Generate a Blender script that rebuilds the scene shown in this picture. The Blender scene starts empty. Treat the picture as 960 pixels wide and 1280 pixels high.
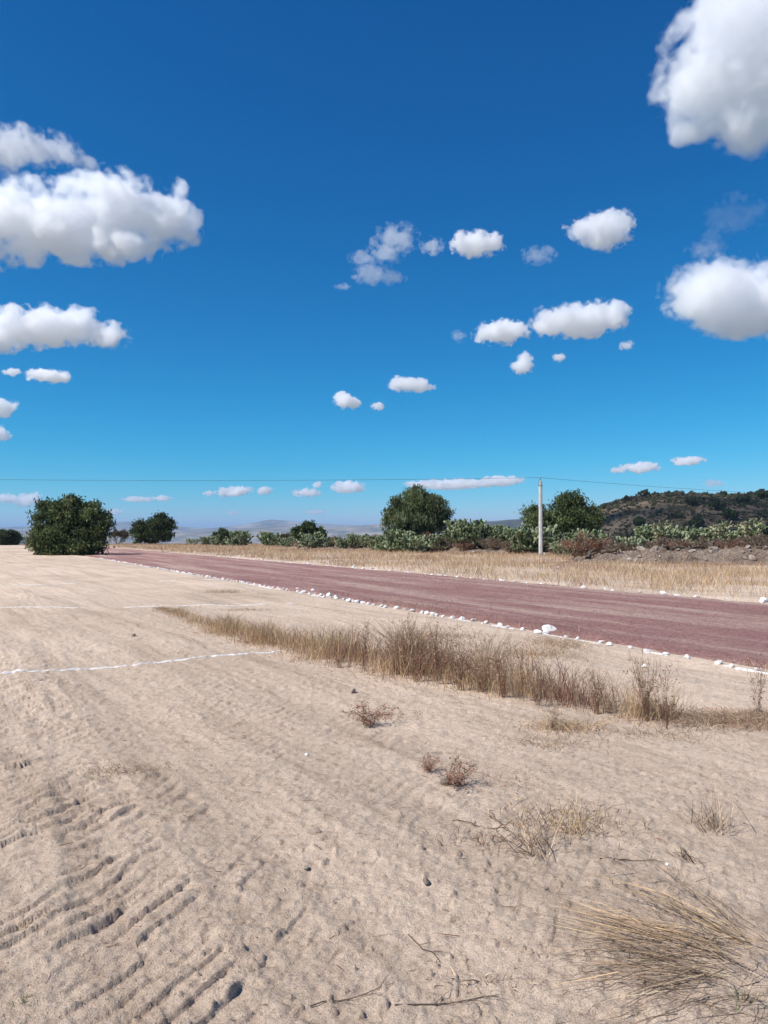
import bpy, math, random
import numpy as np
from mathutils import Vector

# ------------------------------------------------------------------ camera, sky, sun, exposure
sc = bpy.context.scene
COL = sc.collection
FPX, HOR, EYE = 967.0, 668.0, 1.6
PITCH = math.atan((HOR - 640.0) / FPX)
cam_d = bpy.data.cameras.new('camera')
cam = bpy.data.objects.new('camera', cam_d); COL.objects.link(cam); sc.camera = cam
cam.location = (0, 0, EYE)
cam.rotation_euler = (math.pi / 2 + PITCH, 0, 0)
cam_d.sensor_fit = 'VERTICAL'; cam_d.sensor_height = 36.0; cam_d.sensor_width = 36.0
cam_d.lens = FPX / 1280 * 36.0
cam_d.clip_start = 0.05; cam_d.clip_end = 120000

SUN_EL = math.radians(50)
SUN_AZ = math.atan2(-0.90, -0.44)          # from +Y towards +X: to the left, a little behind the camera
SUN = Vector((math.cos(SUN_EL) * math.sin(SUN_AZ), math.cos(SUN_EL) * math.cos(SUN_AZ), math.sin(SUN_EL)))
world = bpy.data.worlds.new('World'); sc.world = world; world.use_nodes = True
wn = world.node_tree; bg = wn.nodes['Background']
sky = wn.nodes.new('ShaderNodeTexSky'); sky.sky_type = 'NISHITA'; sky.sun_disc = False
sky.sun_elevation = SUN_EL; sky.sun_rotation = SUN_AZ
sky.altitude = 2300; sky.air_density = 1.0; sky.dust_density = 0.15; sky.ozone_density = 3.0
sep = wn.nodes.new('ShaderNodeSeparateColor'); com = wn.nodes.new('ShaderNodeCombineColor')     # deep, clear high-altitude blue
wn.links.new(sky.outputs[0], sep.inputs[0]); wn.links.new(com.outputs[0], bg.inputs['Color'])
for ch, (gm, k) in enumerate(((3.3, .007), (1.2, .405), (.90, .83))):
    pw = wn.nodes.new('ShaderNodeMath'); pw.operation = 'POWER'; pw.inputs[1].default_value = gm
    ml = wn.nodes.new('ShaderNodeMath'); ml.operation = 'MULTIPLY'; ml.inputs[1].default_value = k
    wn.links.new(sep.outputs[ch], pw.inputs[0]); wn.links.new(pw.outputs[0], ml.inputs[0]); wn.links.new(ml.outputs[0], com.inputs[ch])
bg.inputs['Strength'].default_value = 0.15
sun_d = bpy.data.lights.new('sun', 'SUN'); sun_d.energy = 5.0; sun_d.angle = math.radians(0.53); sun_d.color = (1.0, 0.955, 0.90)
sun_o = bpy.data.objects.new('sun', sun_d); COL.objects.link(sun_o)
sun_o.rotation_euler = SUN.to_track_quat('Z', 'Y').to_euler()
sun_o.location = (-60, -30, 80)
vs = sc.view_settings
vs.view_transform = 'Standard'; vs.look = 'None'; vs.exposure = 0.22; vs.gamma = 1.0; vs.use_curve_mapping = False
cy = sc.cycles
cy.max_bounces = 40; cy.diffuse_bounces = 3; cy.glossy_bounces = 2; cy.transmission_bounces = 2
cy.volume_bounces = 36; cy.transparent_max_bounces = 8
cy.use_denoising = True
try: cy.denoiser = 'OPENIMAGEDENOISE'
except Exception: pass

# ------------------------------------------------------------------ helpers
rng = np.random.default_rng(7)
TAN_P = math.tan(PITCH)
def ray(px, py):
    v = (px - 480) / FPX; w = (640 - py) / FPX
    c, s = math.cos(PITCH), math.sin(PITCH)
    return np.array([v, c - w * s, s + w * c])
def gp(px, py, z=0.0):                      # the point of the ground seen there
    d = ray(px, py); t = (z - EYE) / d[2]
    return d[0] * t, d[1] * t
def at(px, py, Y):                          # the point seen there at depth Y
    d = ray(px, py); t = Y / d[1]
    return np.array([d[0] * t, Y, EYE + d[2] * t])

def mesh_np(name, V, F, mat=None, col=None, smooth=False):
    V = np.asarray(V, np.float32); me = bpy.data.meshes.new(name)
    Fs = F if isinstance(F, list) and len(F) and isinstance(F[0], np.ndarray) else [np.asarray(F)]
    Fs = [f for f in Fs if len(f)]
    me.vertices.add(len(V)); me.vertices.foreach_set('co', V.ravel())
    nl = sum(f.size for f in Fs); npoly = sum(len(f) for f in Fs)
    me.loops.add(nl); me.polygons.add(npoly)
    me.loops.foreach_set('vertex_index', np.concatenate([f.ravel() for f in Fs]).astype(np.int32))
    tot = np.concatenate([np.full(len(f), f.shape[1], np.int32) for f in Fs])
    st = np.concatenate([[0], np.cumsum(tot)[:-1]]).astype(np.int32)
    me.polygons.foreach_set('loop_start', st); me.polygons.foreach_set('loop_total', tot)
    me.polygons.foreach_set('use_smooth', np.full(npoly, smooth, bool))
    if col is not None:
        c = np.ones((len(V), 4), np.float32); c[:, :3] = col
        a = me.color_attributes.new('Col', 'FLOAT_COLOR', 'POINT'); a.data.foreach_set('color', c.ravel())
    me.update(calc_edges=True); me.validate()
    if mat: me.materials.append(mat)
    return me
def obj(name, me, parent=None, loc=(0, 0, 0), rz=0.0, scale=None):
    o = bpy.data.objects.new(name, me); COL.objects.link(o)
    o.location = loc; o.rotation_euler = (0, 0, rz)
    if scale is not None: o.scale = (scale,) * 3 if np.isscalar(scale) else scale
    if parent: o.parent = parent
    return o
def tag(o, label=None, cat=None, group=None, kind=None):
    if label: o['label'] = label
    if cat: o['category'] = cat
    if group: o['group'] = group
    if kind: o['kind'] = kind
    return o
ORD = 'first second third fourth fifth sixth seventh eighth ninth tenth eleventh twelfth thirteenth fourteenth fifteenth sixteenth'.split()
def thing(name, label, cat, loc=(0, 0, 0), rz=0.0, group=None, scale=None):
    return tag(obj(name, None, None, loc, rz, scale), label, cat, group)

# smooth value noise -------------------------------------------------
_T = np.random.default_rng(11).random((16, 256, 256)).astype(np.float32) * 2 - 1
def vn(x, y, k=0):
    x = np.asarray(x, np.float64); y = np.asarray(y, np.float64)
    xi = np.floor(x).astype(np.int64); yi = np.floor(y).astype(np.int64)
    fx = x - xi; fy = y - yi
    fx = fx * fx * fx * (fx * (fx * 6 - 15) + 10); fy = fy * fy * fy * (fy * (fy * 6 - 15) + 10)
    t = _T[k % 16]; a = xi & 255; b = yi & 255; a1 = (xi + 1) & 255; b1 = (yi + 1) & 255
    return (t[a, b] * (1 - fx) + t[a1, b] * fx) * (1 - fy) + (t[a, b1] * (1 - fx) + t[a1, b1] * fx) * fy
def fbm(x, y, k=0, oct=4, gain=.5):
    s = 0; g = 1.0
    for i in range(oct):
        s = s + g * vn(x * 2 ** i + 17.3 * i, y * 2 ** i - 9.1 * i, k + i); g *= gain
    return s
def sstep(a, b, x):
    t = np.clip((x - a) / (b - a), 0, 1); return t * t * (3 - 2 * t)

# ------------------------------------------------------------------ materials
MATS = {}
def mat(name, build):
    if name in MATS: return MATS[name]
    m = bpy.data.materials.new(name); m.use_nodes = True
    nt = m.node_tree; b = nt.nodes['Principled BSDF']
    b.inputs['Roughness'].default_value = 0.9
    if 'Specular IOR Level' in b.inputs: b.inputs['Specular IOR Level'].default_value = 0.2
    build(nt, b, nt.nodes, nt.links); MATS[name] = m; return m
def N(nt, t, **kw):
    n = nt.nodes.new(t)
    for k, v in kw.items(): setattr(n, k, v)
    return n
def pos(nt): return N(nt, 'ShaderNodeNewGeometry').outputs['Position']
def noise(nt, vec, scale, detail=4, rough=.55, mapping=None):
    n = N(nt, 'ShaderNodeTexNoise'); n.inputs['Scale'].default_value = scale
    n.inputs['Detail'].default_value = detail; n.inputs['Roughness'].default_value = rough
    if mapping is not None:
        m0 = N(nt, 'ShaderNodeMapping'); m0.inputs['Rotation'].default_value = (0, 0, mapping[0])
        mp = N(nt, 'ShaderNodeMapping'); mp.inputs['Scale'].default_value = mapping[1]
        nt.links.new(vec, m0.inputs['Vector']); nt.links.new(m0.outputs[0], mp.inputs['Vector']); vec = mp.outputs[0]
    nt.links.new(vec, n.inputs['Vector']); return n.outputs['Fac']
def ramp(nt, fac, stops):
    r = N(nt, 'ShaderNodeValToRGB'); e = r.color_ramp.elements
    while len(e) < len(stops): e.new(.5)
    for i, (p, c) in enumerate(stops):
        e[i].position = p; e[i].color = (*c, 1) if len(c) == 3 else c
    nt.links.new(fac, r.inputs[0]); return r.outputs[0]
def mixc(nt, fac, a, b, mode='MIX'):
    m = N(nt, 'ShaderNodeMix', data_type='RGBA', blend_type=mode)
    for s, v in ((m.inputs[0], fac), (m.inputs[6], a), (m.inputs[7], b)):
        if isinstance(v, (int, float)): s.default_value = v
        elif isinstance(v, tuple): s.default_value = (*v, 1)
        else: nt.links.new(v, s)
    return m.outputs[2]
def bump(nt, b, height, strength, dist, prev=None):
    n = N(nt, 'ShaderNodeBump'); n.inputs['Strength'].default_value = strength; n.inputs['Distance'].default_value = dist
    nt.links.new(height, n.inputs['Height'])
    if prev: nt.links.new(prev, n.inputs['Normal'])
    nt.links.new(n.outputs[0], b.inputs['Normal']); return n.outputs[0]
DIR = math.atan2(0.83, -0.55)               # direction the field and the track run in
def m_soil(nt, b, nd, ln):
    p = pos(nt)
    big = noise(nt, p, .35, 4, .6)
    streak = noise(nt, p, 1.0, 6, .68, (-DIR, (.14, 2.0, 1)))
    thin = noise(nt, p, 1.0, 4, .7, (-DIR, (.5, 9.0, 1)))
    fine = noise(nt, p, 11, 7, .75)
    crumb = noise(nt, p, 46, 4, .72)
    grit = noise(nt, p, 150, 3, .7)
    c = ramp(nt, big, [(.3, (.62, .478, .362)), (.5, (.69, .541, .414)), (.72, (.73, .582, .452))])
    c = mixc(nt, 1.0, c, ramp(nt, noise(nt, p, .11, 3, .55), [(.36, (.86, .85, .84)), (.6, (1.03, 1.03, 1.03))]), 'MULTIPLY')
    c = mixc(nt, .9, c, ramp(nt, streak, [(.34, (.78, .765, .75)), (.50, (.99, .99, .99)), (.66, (1.07, 1.065, 1.06))]), 'MULTIPLY')
    c = mixc(nt, .4, c, ramp(nt, thin, [(.36, (.66, .64, .62)), (.5, (1, 1, 1)), (.7, (1.08, 1.08, 1.08))]), 'MULTIPLY')
    c = mixc(nt, .9, c, ramp(nt, fine, [(.33, (.68, .66, .64)), (.47, (.98, .98, .98)), (.7, (1.10, 1.10, 1.09))]), 'MULTIPLY')
    c = mixc(nt, .9, c, ramp(nt, crumb, [(.30, (.50, .47, .45)), (.42, (.97, .97, .97)), (.62, (1.0, 1.0, 1.0)), (.74, (1.18, 1.18, 1.19))]), 'MULTIPLY')
    c = mixc(nt, .9, c, ramp(nt, grit, [(.33, (.48, .46, .44)), (.45, (.97, .97, .97)), (.60, (1.02, 1.02, 1.02)), (.72, (1.35, 1.35, 1.37))]), 'MULTIPLY')
    ln.new(c, b.inputs['Base Color'])
    b.inputs['Roughness'].default_value = .97
    b.inputs['Specular IOR Level'].default_value = .08
    n0 = bump(nt, b, streak, .3, .03)
    n1 = bump(nt, b, noise(nt, p, 30, 7, .72), .8, .022, n0)
    bump(nt, b, noise(nt, p, 140, 3, .65), .9, .008, n1)
def m_track(nt, b, nd, ln):
    p = pos(nt); TD = -math.atan2(1, -.552)
    big = noise(nt, p, .55, 5, .65)
    streak = noise(nt, p, 1.0, 6, .66, (TD, (.07, 1.1, 1)))
    patch = noise(nt, p, 1.0, 6, .7, (TD, (.35, 1.6, 1)))
    crumb = noise(nt, p, 16, 6, .78)
    grit = noise(nt, p, 70, 4, .75)
    c = ramp(nt, big, [(.3, (.32, .165, .145)), (.5, (.385, .205, .180)), (.7, (.43, .245, .212))])
    c = mixc(nt, ramp(nt, streak, [(.47, (0, 0, 0)), (.57, (.55, .55, .55)), (.64, (1, 1, 1))]), c, (.60, .44, .35))
    c = mixc(nt, ramp(nt, patch, [(.52, (0, 0, 0)), (.70, (.6, .6, .6))]), c, (.44, .30, .22))
    c = mixc(nt, .9, c, ramp(nt, crumb, [(.32, (.38, .34, .34)), (.46, (.92, .92, .92)), (.56, (1.08, 1.08, 1.08)), (.68, (1.6, 1.52, 1.48))]), 'MULTIPLY')
    c = mixc(nt, .8, c, ramp(nt, grit, [(.34, (.55, .50, .50)), (.5, (1, 1, 1)), (.68, (1.35, 1.3, 1.28))]), 'MULTIPLY')
    ln.new(c, b.inputs['Base Color'])
    n0 = bump(nt, b, noise(nt, p, 5, 5, .7), .8, .08)
    bump(nt, b, noise(nt, p, 40, 5, .72), 1.0, .03, n0)
def m_lime(nt, b, nd, ln):
    p = pos(nt); f = noise(nt, p, 14, 5, .65)
    ln.new(ramp(nt, f, [(.35, (.50, .44, .38)), (.5, (.74, .72, .69)), (.7, (.82, .81, .80))]), b.inputs['Base Color'])
    bump(nt, b, noise(nt, p, 60, 4), .6, .01)
def m_white_stone(nt, b, nd, ln):
    p = pos(nt); f = noise(nt, p, 11, 5, .65)
    ln.new(ramp(nt, f, [(.30, (.36, .30, .25)), (.42, (.66, .63, .59)), (.60, (.82, .80, .78))]), b.inputs['Base Color'])
    bump(nt, b, noise(nt, p, 30, 4), .5, .02)
def m_rock(nt, b, nd, ln):
    p = pos(nt); f = noise(nt, p, 5, 5, .65)
    ln.new(ramp(nt, f, [(.3, (.16, .125, .10)), (.55, (.33, .27, .22)), (.75, (.46, .40, .34))]), b.inputs['Base Color'])
    bump(nt, b, noise(nt, p, 18, 4), .6, .04)
def m_attr(rough=.9, trans=0.0):
    def f(nt, b, nd, ln):
        a = N(nt, 'ShaderNodeAttribute', attribute_name='Col'); ln.new(a.outputs['Color'], b.inputs['Base Color'])
        b.inputs['Roughness'].default_value = rough
        if trans:
            t = N(nt, 'ShaderNodeBsdfTranslucent'); ln.new(a.outputs['Color'], t.inputs['Color'])
            mx = N(nt, 'ShaderNodeMixShader'); mx.inputs[0].default_value = trans
            ln.new(b.outputs[0], mx.inputs[1]); ln.new(t.outputs[0], mx.inputs[2])
            ln.new(mx.outputs[0], nd['Material Output'].inputs['Surface'])
    return f
M_soil = mat('sandy_soil', m_soil); M_track = mat('red_cinder', m_track); M_lime = mat('lime_powder', m_lime)
M_wstone = mat('whitewashed_stone', m_white_stone); M_rock = mat('field_rock', m_rock)
M_straw = mat('dry_straw', m_attr(.85, .25)); M_leaf = mat('leaf', m_attr(.6, .32)); M_pad = mat('cactus_skin', m_attr(.55))
def m_bark(nt, b, nd, ln):
    f = noise(nt, pos(nt), 7, 5, .7)
    ln.new(ramp(nt, f, [(.3, (.05, .035, .025)), (.7, (.16, .12, .09))]), b.inputs['Base Color'])
    bump(nt, b, f, .8, .05)
M_bark = mat('bark', m_bark)
def m_concrete(nt, b, nd, ln):
    p = pos(nt); f = noise(nt, p, 2.2, 6, .7)
    ln.new(ramp(nt, f, [(.3, (.40, .37, .33)), (.55, (.56, .53, .48)), (.75, (.64, .61, .56))]), b.inputs['Base Color'])
    bump(nt, b, noise(nt, p, 25, 4), .4, .02)
M_conc = mat('concrete', m_concrete)
def m_wire(nt, b, nd, ln):
    ln.new(ramp(nt, noise(nt, pos(nt), 3), [(.3, (.05, .05, .055)), (.7, (.09, .09, .095))]), b.inputs['Base Color'])
M_wire = mat('weathered_cable', m_wire)
def m_ceramic(nt, b, nd, ln):
    ln.new(ramp(nt, noise(nt, pos(nt), 9), [(.3, (.22, .16, .13)), (.7, (.30, .23, .19))]), b.inputs['Base Color'])
    b.inputs['Roughness'].default_value = .3
M_ceramic = mat('glazed_insulator', m_ceramic)

# ------------------------------------------------------------------ terrain
# the two edges of the running track: x = a + k*y
NEAR = (9.57, -0.552); FAR = (18.85, -0.552)
CK = 1 / math.hypot(1, .552)
def e_near(x, y): return (x - (NEAR[0] + NEAR[1] * y)) * CK      # >0 on the track side
def e_far(x, y): return (x - (FAR[0] + FAR[1] * y)) * CK
BANDS = []     # tyre tracks: point, heading, width, lug pitch, lug lean, depth
for (x0, y0, hd, w, pt, lean, dp) in [(-3.45, 6.9, 116, .62, .105, -.55, .017), (-2.45, 6.0, 115, .30, .12, -.5, .012), (-1.25, 3.5, 119, .60, .15, -.75, .019),
        (-.55, 3.2, 120, .42, .17, -.8, .017), (-.85, 6.5, 119, .55, .14, -.8, .016), (.05, 5.6, 121, .42, .15, .75, .011), (-.1, 2.9, 148, .42, .16, .7, .010),
        (-1.9, 9.4, 119, .55, .14, -.7, .015), (-5.2, 9.5, 117, .6, .14, -.6, .016), (-2.2, 3.2, 116, .50, .13, -.7, .017), (.9, 3.6, 126, .36, .15, -.6, .008), (-3.6, 14.0, 119, .6, .18, .7, .016),
        (-6.5, 15.0, 119, .6, .18, -.7, .016), (-.25, 4.4, 119, .40, .12, -.8, .012), (-1.85, 4.9, 117, .45, .12, -.7, .014), (.5, 7.4, 122, .42, .14, .6, .010), (-1.0, 8.2, 120, .45, .14, .7, .012), (.35, 4.0, 138, .36, .12, .7, .009)]:
    a = math.radians(hd); BANDS.append((x0, y0, math.cos(a), math.sin(a), w, pt, lean, dp * (.6 if x0 + (y0 - 4) * .55 > .2 else 1)))
def tyre(x, y):
    z = np.zeros_like(x)
    for i, (x0, y0, dx, dy, w, pt, lean, dp) in enumerate(BANDS):
        t = (x - x0) * dx + (y - y0) * dy; s = (x - x0) * dy - (y - y0) * dx
        s = s + .10 * vn(t * .35, i * 7.7 + 0 * t, i) + .02 * vn(t * 2.1, i * 3.1 + 0 * t, i + 3)
        m = 1 - sstep(w * .42, w * .54, np.abs(s))
        if not np.any(m > 0): continue
        half = np.sign(s) if i % 2 else 1.0
        ph = (t + lean * s * half + .05 * vn(x * 4, y * 4, 5) + .12 * vn(x * .9, y * .9, 6)) / pt
        fr = ph - np.floor(ph)
        lug = sstep(.0, .07, fr) * (1 - sstep(.45, .95, fr)) * (.35 + .65 * _T[3, np.floor(ph).astype(int) & 255, (i * 17 + (s > 0)) & 255] ** 2 * 2)
        live = sstep(-.5, .4, fbm(x * 1.1 + i * 3, y * 1.1, i + 2, 3)) * .9 + .08
        live = live * (1 - sstep(5.0, 11.0, np.abs(t)))* .9 + .1
        z += m * live * dp * .85 * (lug * 1.1 - .55)
        z += live * dp * .5 * np.exp(-((np.abs(s) - w * .56) / .05) ** 2)
    return z
def ground(x, y, fine=True):
    x = np.asarray(x, float); y = np.asarray(y, float)
    n = e_near(x, y); f = e_far(x, y)
    z = .05 * fbm(x * .22, y * .22, 1, 3) + .015 * fbm(x * .9, y * .9, 4, 2)
    if fine:
        c, s = math.cos(DIR), math.sin(DIR)
        u = x * c + y * s; v = -x * s + y * c
        z = z + .010 * vn(u * .25, v * 2.0, 6) + .005 * vn(u * .5, v * 6.0, 7)
        near = 1 - sstep(14, 30, y)
        lump = np.abs(vn(x * 5.3, y * 5.3, 8)) + .6 * np.abs(vn(x * 11.7, y * 11.7, 9))
        z = z + near * .008 * (.6 - lump) * (.45 + .55 * sstep(-.3, .5, fbm(x * .7, y * .7, 10, 2)))
        z = z + near * (.006 * vn(x * 26, y * 26, 11) + .004 * vn(x * 55, y * 55, 14))
        cl = vn(x * 17, y * 17, 12) + .5 * vn(x * 37, y * 37, 13)
        z = z + near * .015 * sstep(.80, .95, cl) * sstep(-.4, .4, vn(x * .6, y * .6, 15))
        z = z + tyre(x, y) * (1 - sstep(-1.5, -.4, n))
    # bed of the track, lowered so that the cinder sheet lies on it
    on = sstep(-.5, .1, n) * (1 - sstep(-.1, .5, f))
    z = z * (1 - on) - .02 * on
    far = sstep(.2, 2.5, f)
    z = z + far * .06
    z = z - sstep(125, 200, np.hypot(x, y)) * 8
    return z
def m_outer(nt, b, nd, ln):
    p = pos(nt)
    f = noise(nt, p, .004, 8, .65); g = noise(nt, p, .05, 4, .6)
    c = ramp(nt, f, [(.35, (.10, .11, .07)), (.48, (.22, .19, .13)), (.6, (.40, .33, .25)), (.7, (.50, .46, .42))])
    ln.new(mixc(nt, .5, c, ramp(nt, g, [(.35, (.5, .5, .5)), (.65, (1.1, 1.1, 1.1))]), 'MULTIPLY'), b.inputs['Base Color'])
M_outer = mat('valley_land', m_outer)

def build_ground():
    rows = [-60, -40, -25, -15, -9, -5, -3, -1.5, -.5, .3, .9, 1.4]
    y = 1.75
    while y < 230:
        rows.append(y); y += .0021 * y ** 1.5 if y < 60 else y * .018
    rows = np.array(rows)
    s = np.concatenate([-np.geomspace(1.6, .63, 26)[:-1], np.linspace(-.62, .62, 520), np.geomspace(.63, 1.6, 26)[1:]])
    w = np.where(rows > 1.4, rows + .0, 1.4); w = w * 1.0 + .0
    wid = np.where(rows < 1.4, 1.4 + (1.4 - rows) * 1.0, rows)
    X = s[None, :] * wid[:, None]; Y = np.repeat(rows[:, None], len(s), 1)
    Z = ground(X, Y)
    V = np.stack([X, Y, Z], -1).reshape(-1, 3)
    nr, nc = X.shape
    i = np.arange(nr * nc).reshape(nr, nc)
    F = np.stack([i[:-1, :-1], i[:-1, 1:], i[1:, 1:], i[1:, :-1]], -1).reshape(-1, 4)
    o = obj('dirt_field', mesh_np('dirt_field', V, F, M_soil, smooth=True))
    tag(o, kind='structure', label='bare sandy field with tyre tracks and crumbled soil')
build_ground()

def build_terrain():
    r = np.concatenate([[1, 60, 110, 140, 170], np.geomspace(190, 23000, 80)])
    a = np.linspace(-math.pi, math.pi, 241)[:-1]
    R, A = np.meshgrid(r, a, indexing='ij')
    X = R * np.sin(A); Y = R * np.cos(A)
    drop = -1.5 - 10 * sstep(120, 260, R) - 62 * sstep(240, 1900, R)
    Z = drop + sstep(300, 3000, R) * 5 * fbm(X / 700, Y / 700, 3, 4)
    V = np.stack([X, Y, Z], -1).reshape(-1, 3)
    nr, nc = X.shape; i = np.arange(nr * nc).reshape(nr, nc); j = np.roll(i, -1, 1)
    F = np.stack([i[:-1], i[1:], j[1:], j[:-1]], -1).reshape(-1, 4)
    tag(obj('valley_terrain', mesh_np('valley_terrain', V, F, M_outer, smooth=True)), kind='structure', label='wide pale valley floor far below the field')
build_terrain()

# cinder sheet of the running track
def build_track():
    t = np.concatenate([np.arange(-30, 30, .16), np.arange(30, 120, .5)])       # y along
    v = np.linspace(0, 1, 56)
    Yc, Vv = np.meshgrid(t, v, indexing='ij')
    wob0 = .10 * vn(t * .9, t * 0 + 3, 1) + .06 * vn(t * 3.1, t * 0 + 8, 2)
    wob1 = .14 * vn(t * .7, t * 0 + 5, 3) + .08 * vn(t * 2.9, t * 0 + 9, 4)
    x0 = NEAR[0] + NEAR[1] * t + .06 + wob0; x1 = FAR[0] + FAR[1] * t - .12 + wob1
    X = x0[:, None] * (1 - Vv) + x1[:, None] * Vv
    edge = np.minimum(Vv, 1 - Vv) * 10.3
    Z = .03 * sstep(0, .35, edge) - .035 * (1 - sstep(0, .06, edge)) + .010 * fbm(X * 2.2, Yc * 2.2, 5, 3) + .006 * vn(X * 7, Yc * 7, 6)
    V = np.stack([X, Yc, Z], -1).reshape(-1, 3)
    nr, nc = X.shape; i = np.arange(nr * nc).reshape(nr, nc)
    F = np.stack([i[:-1, :-1], i[:-1, 1:], i[1:, 1:], i[1:, :-1]], -1).reshape(-1, 4)
    tag(obj('running_track', mesh_np('running_track', V, F, M_track, smooth=True)), kind='structure', label='red crushed cinder running track between rows of white stones')
build_track()

# ------------------------------------------------------------------ ridges and the far mountains
def ridge(name, Y, prof, depth, matl, label, seed=0, rough=.12, nx=160, ny=24, base=-75):
    px = np.array([p[0] for p in prof], float); py = np.array([p[1] for p in prof], float)
    u = np.linspace(px[0], px[-1], nx); top = np.interp(u, px, py)
    X0 = (u - 480) / FPX * Y; ZT = EYE + (HOR - top) / FPX * Y
    k = (px[-1] - px[0]) / FPX * Y
    ZT = ZT + rough * np.abs(ZT - base) * fbm(X0 / k * 22, X0 * 0 + seed, seed, 4) * .5
    v = np.linspace(-1, 1, ny)
    U, Vv = np.meshgrid(np.arange(nx), v, indexing='ij')
    sh = np.cos(Vv * math.pi / 2) ** 1.2
    ends = np.sin(np.linspace(0, math.pi, nx)) ** .25
    X = X0[U] ; Yg = Y + Vv * depth + depth * .15 * fbm(X / k * 9, Vv * 2, seed + 1, 3)
    h = (ZT[U] - base) * sh * (1 + .10 * (1 - sh) * 4 * fbm(X / k * 30, Vv * 5, seed + 2, 4) * .6)
    Z = base - 12 + (h + 12) * ends[U] - 12 * (1 - ends[U])
    V = np.stack([X, Yg, Z], -1).reshape(-1, 3)
    i = np.arange(nx * ny).reshape(nx, ny)
    F = np.stack([i[:-1, :-1], i[1:, :-1], i[1:, 1:], i[:-1, 1:]], -1).reshape(-1, 4)
    return tag(obj(name, mesh_np(name, V, F, matl, smooth=True)), kind='structure', label=label)
def m_ridge(nt, b, nd, ln):
    p = pos(nt); f = noise(nt, p, .012, 7, .7)
    ln.new(ramp(nt, f, [(.38, (.035, .04, .022)), (.52, (.07, .065, .04)), (.66, (.15, .12, .085))]), b.inputs['Base Color'])
M_ridge = mat('scrub_ridge', m_ridge)
ridge('mountain_range', 10500, [(-400, 664), (-60, 660), (60, 656), (140, 652), (160, 650), (200, 655), (260, 660), (300, 656), (340, 649), (400, 655), (470, 658), (520, 662), (640, 660), (800, 655), (1000, 650), (1500, 662)], 1600, M_outer, 'pale hazy mountain range along the horizon', 3, .05)  # pale land colour puts part of the haze fade into the surface
ridge('far_ridge', 6800, [(-500, 668), (-100, 664), (30, 662), (120, 665), (220, 664), (300, 660), (345, 657), (420, 660), (480, 655), (560, 662), (640, 661), (900, 655), (1500, 662)], 1000, M_outer, 'low bluish ridge in front of the mountain range', 5, .05)  # same pale colour, lightened in place of thicker haze
ridge('wooded_ridge', 3400, [(395, 674), (450, 664), (480, 657), (530, 655), (570, 651), (600, 647), (640, 645), (700, 643), (800, 640), (1000, 640), (1400, 660)], 600, M_ridge, 'grey blue scrub ridge behind the cactus hedge', 7, .06)
ridge('dark_ridge', 2600, [(-900, 672), (-300, 664), (-60, 664), (40, 667), (110, 671), (170, 676), (230, 684)], 500, M_ridge, 'dark blue low ridge beyond the left trees', 9, .05)

# dark hill on the right
HILL_Y = 350.0
_hp = np.array([(560, 690), (640, 676), (700, 662), (730, 650), (752, 636), (775, 629), (800, 622.5), (832, 618.5), (868, 619.5), (900, 623), (930, 621.5), (965, 617), (1040, 612), (1160, 618), (1350, 650), (1500, 690)], float)
_hx = (_hp[:, 0] - 480) / FPX * HILL_Y; _hz = EYE + (HOR - _hp[:, 1]) / FPX * HILL_Y
def hill_z(X, Y):
    zt = np.interp(X, _hx, _hz)
    t = np.clip((Y - HILL_Y) / np.where(Y < HILL_Y, 135, 170), -1, 1)
    z = -13 + (zt + 13) * np.cos(t * math.pi / 2) ** 1.25
    return z + 1.1 * fbm(X / 22, Y / 22, 5, 4) * np.cos(t * math.pi / 2)
def m_hill(nt, b, nd, ln):
    p = pos(nt); f = noise(nt, p, .09, 7, .7)
    ln.new(ramp(nt, f, [(.36, (.06, .048, .03)), (.5, (.15, .11, .072)), (.66, (.27, .20, .13))]), b.inputs['Base Color'])
    bump(nt, b, noise(nt, p, .8, 5, .7), 1.0, .8)
M_hill = mat('volcanic_scrub', m_hill)
def build_hill():
    xs = np.linspace(30, 370, 171); ys = np.linspace(HILL_Y - 137, HILL_Y + 172, 120)
    X, Y = np.meshgrid(xs, ys, indexing='ij'); Z = hill_z(X, Y)
    V = np.stack([X, Y, Z], -1).reshape(-1, 3); i = np.arange(X.size).reshape(X.shape)
    F = np.stack([i[:-1, :-1], i[1:, :-1], i[1:, 1:], i[:-1, 1:]], -1).reshape(-1, 4)
    tag(obj('scrub_hill', mesh_np('scrub_hill', V, F, M_hill, smooth=True)), kind='structure', label='dark rounded hill covered in dry scrub')
build_hill()

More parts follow.
